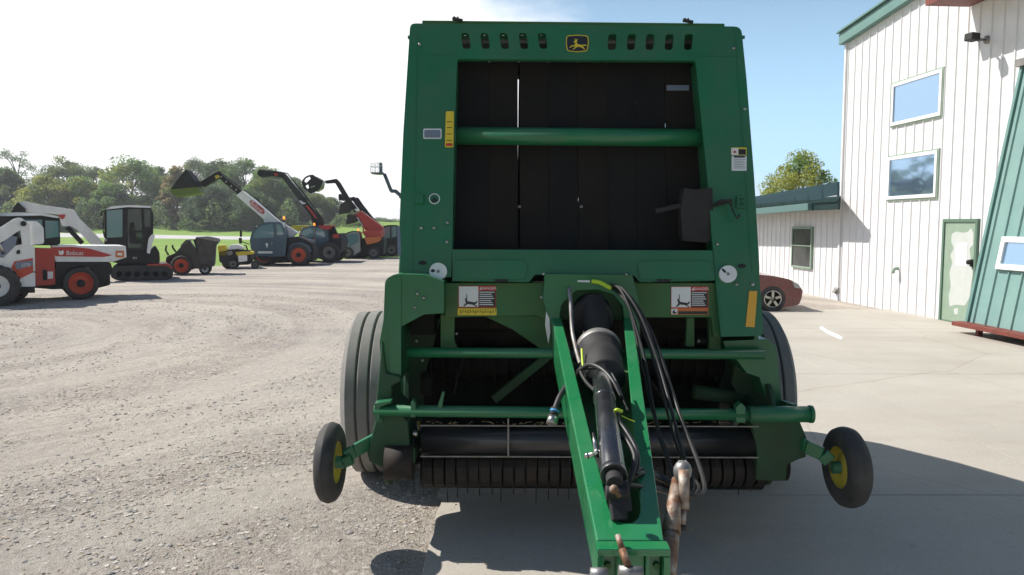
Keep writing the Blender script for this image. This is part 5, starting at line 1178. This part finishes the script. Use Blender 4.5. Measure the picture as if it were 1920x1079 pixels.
# two-lobe: lower body and greenhouse
cb_ = v.poly('body', M['darkred'], side, 0, 1.55, .05)
v.poly('side_window', M['glass'], rounded([(1268,511),(1292,492),(1310,487),(1324,487),(1324,513)], 2, 2), -.008, .0, 0, cb_); v.poly('side_window', M['glass'], rounded([(1328,487),(1354,487),(1376,496),(1400,515),(1328,514)], 2, 2), -.008, 0, 0, cb_)
v.poly('headlight', M['glasslight'], rounded([(1485,527),(1498,534),(1500,541),(1490,540)], 1, 2), -.02, .25, 0, cb_); v.poly('headlight', M['glasslight'], rounded([(1485,527),(1498,534),(1500,541),(1490,540)], 1, 2), 1.3, 1.57, 0, cb_)
for x in (1448.5, 1264): 
    for d in (-.01, 1.36):
        wv = v.wheel((x,562), 24, 15.5, d, .2, M['void'])
        mb = MB(); p = v.P(x,562,d); p.z = 24*v.k
        for k in range(5):
            a = k*2*math.pi/5+.3; e = Vector((math.cos(a),0,math.sin(a))); mb.beam(p+Vector((0,-.0,0)), p+e*15*v.k, .05, .02, (0,1,0))
        mb.lathe([(15.5*v.k,0),(15.5*v.k,-.008),(13.8*v.k,-.008),(13.8*v.k,0)], p, (0,1,0), 28); mb.build('rim', M['steel'], wv)

# ------------------------------------------------------------------ TREES
def tree_mesh(seed, hgt, rad, leaves, lm, shape=1.0, base=.12, lsize=.42, airy=0.0, clumps=46):
    r = random.Random(seed); me = MB()
    # trunk and limbs
    tk = MB(); top = Vector((r.uniform(-.3,.3), 0, hgt*.62)); rt = hgt*.018
    tk.tube(spline([(0,0,-.3),(r.uniform(-.2,.2),0,hgt*.2),(r.uniform(-.4,.4),r.uniform(-.3,.3),hgt*.42),top],5), [rt*(1.2-.9*i/15) for i in range(16)], 8)
    cl = []
    for i in range(clumps):
        z = base+(1-base)*r.random(); prf = math.sin(math.pi*min(1, max(0.04, ((z-base)/(1-base)))**(.75)))**.55
        a = r.random()*6.283; q = rad*prf*(.35+.65*math.sqrt(r.random()))
        c = Vector((math.cos(a)*q, math.sin(a)*q, hgt*z*(.97))); cs = rad*(.20+.20*r.random())*(1-.35*airy)
        if c.z+cs*.6 > hgt: c.z = hgt-cs*.6*r.random()
        cl.append((c, cs))
        if i % 3 == 0:
            s0 = Vector((0,0,min(hgt*.6, c.z*.55+.1*hgt))); tk.tube(spline([s0, s0.lerp(c,.5)+Vector((0,0,.06*hgt)), c],3), [rt*.5*(1-.8*k/6) for k in range(7)], 5)
    vs = []; fs = []; ms = []
    for c, cs in cl:
        mi = 0 if r.random() < .68 else 1
        nL = int(leaves/clumps*(cs/(rad*.25))**1.6)
        for k in range(nL):
            d = Vector((r.gauss(0,1), r.gauss(0,1), r.gauss(0,1))); d.normalize(); d *= cs*(r.random()**.42); d.z *= .72
            p = c+d; a = Vector((r.gauss(0,1), r.gauss(0,1), r.gauss(0,.6))).normalized(); b = a.cross(Vector((r.gauss(0,1), r.gauss(0,1), r.gauss(0,1)))).normalized()
            s = lsize*r.uniform(.45,1.05); o = len(vs)
            vs += [p-a*s*.5, p+b*s*.32, p+a*s*.5, p-b*s*.32]; fs.append((o,o+1,o+2,o+3)); ms.append(mi)
    me.v = vs; me.f = fs; me.m = ms; me.s = [False]*len(fs)
    return me, tk
def plant(name, label, loc, seed, hgt, rad, leaves, li, group=None, **k):
    t = thing(name, label, 'tree', loc, random.Random(seed).random()*6, group)
    me, tk = tree_mesh(seed, hgt, rad, leaves, None, **k)
    me.build('crown', [LEAF[li[0]], LEAF[li[1]]], t, recalc=False); tk.build('trunk', M['bark'], t)
def bankz(y): 
    for a in range(len(Ys)-1):
        if Ys[a] <= y <= Ys[a+1]: return Zs[a]+(Zs[a+1]-Zs[a])*(y-Ys[a])/(Ys[a+1]-Ys[a])
    return 0
TG = 'trees in the far tree line beyond the road'
# px centre, top py, half width px, distance, leaf mats, airy, label
TL = [(-40,300,60,176,(5,3),0,'dark tree cut by the left frame edge in the tree line'),
 (38,272,46,196,(3,3),.8,'tallest thin grey-green tree with open crown at the far left'),
 (15,322,38,172,(5,0),0,'low dark rounded tree at the far left, under the tallest tree'),
 (92,335,42,168,(2,0),0,'low yellow-green tree right of the tallest tree'),
 (128,300,46,188,(0,3),.3,'olive round-topped tree behind the low yellow-green one'),
 (150,338,40,170,(2,1),0,'short yellowish tree above the excavator boom'),
 (182,314,36,194,(3,0),.4,'grey-green tree in the gap behind the excavator boom'),
 (250,306,58,178,(1,2),0,'broad bright green tree right behind the excavator cab'),
 (215,350,36,166,(1,5),0,'short dark green tree just left of the excavator cab'),
 (300,316,34,186,(3,5),.2,'narrow grey-green tree between the excavator cab and the raised bucket'),
 (334,318,28,172,(4,0),0,'brownish autumn tree just behind the raised wide bucket'),
 (372,300,44,192,(0,3),.5,'tall olive tree with ragged top above the raised bucket'),
 (415,303,42,184,(5,0),0,'dark olive tree above the black boom section'),
 (462,302,46,180,(1,3),.2,'bright green crown left of the second boom head'),
 (400,350,44,168,(5,3),0,'low dark tree behind the white boom'),
 (505,322,44,174,(1,0),0,'mid green tree crossed by the second black boom'),
 (548,340,40,180,(3,1),.2,'grey-green tree right of the second black boom'),
 (480,370,46,166,(5,5),0,'low dark tree behind the first cab'),
 (590,366,36,176,(0,3),.2,'olive tree below the round grapple'),
 (620,376,34,186,(3,3),.5,'pale airy tree just left of the dark loader bucket'),
 (655,395,34,180,(3,0),.3,'low grey tree behind the red boom'),
 (700,418,40,196,(3,0),.2,'very low far tree behind the red boom foot'),
 (745,424,40,200,(0,3),.2,'lowest far tree meeting the baler edge')]
for i, (px, ty, hw, Yd, li, airy, lab) in enumerate(TL):
    b = at(px, 425, Yd); zb = bankz(Yd)-.2; tp = at(px, ty, Yd).z; hh = tp-zb; rad = hw/F*Yd
    plant('broadleaf_tree', lab, (b.x, Yd, zb), 100+i, hh, rad*(1.12 if airy < .4 else 1), 15000 if airy < .6 else 6500, li, TG, lsize=.55 if airy < .4 else .45, base=.02 if airy < .4 else .22, airy=airy, clumps=85 if airy < .6 else 34)
# undergrowth
mb = MB(); r3 = random.Random(5)
for i in range(26000):
    px = r3.uniform(-120, 720); Yd = r3.uniform(160, 172); p = at(px, 425, Yd); hh = 5.2*r3.random()**.7*(.6+.4*math.sin(px*.05)+.25*math.sin(px*.13))
    if px > 560: hh *= .6
    p = Vector((p.x, Yd, bankz(Yd)+max(0, hh))); s = r3.uniform(.25,.75); a = Vector((r3.gauss(0,1),r3.gauss(0,1),r3.gauss(0,.6))).normalized(); b = a.cross(Vector((r3.gauss(0,1),r3.gauss(0,1),r3.gauss(0,1)))).normalized()
    mb.cm = 0 if r3.random() < .7 else 1
    mb.add([p-a*s*.5, p+b*s*.35, p+a*s*.5, p-b*s*.35], [(0,1,2,3)])
tag(mb.build('undergrowth', [LEAF[5], LEAF[0]], None, recalc=False), 'dark brush and undergrowth along the foot of the far tree line', 'undergrowth', kind='stuff')
# tree behind the wing
b = at(1497, 380, 42); tp = at(1497, 294, 42).z
plant('broadleaf_tree', 'lone yellow-green tree rising behind the low green roof', (b.x, 42, 0), 301, tp, 66/F*42, 12000, (2,1), None, lsize=.16, base=.35, clumps=60)

# haze
mb = MB(); mb.box(-905, 905, -155, 1505, -1, 32); hz = mb.build('haze', None)
hm = bpy.data.materials.new('haze_air'); hm.use_nodes = True; hn = hm.node_tree.nodes; hn.remove(hn['Principled BSDF'])
pv = hn.new('ShaderNodeVolumePrincipled'); pv.inputs['Density'].default_value = .0005; pv.inputs['Color'].default_value = (.93, .95, 1, 1); pv.inputs['Anisotropy'].default_value = .3
hm.node_tree.links.new(pv.outputs[0], hn['Material Output'].inputs['Volume']); hz.data.materials.clear(); hz.data.materials.append(hm); hz['kind'] = 'stuff'
tag(hz, 'thin pale air haze over the far trees')
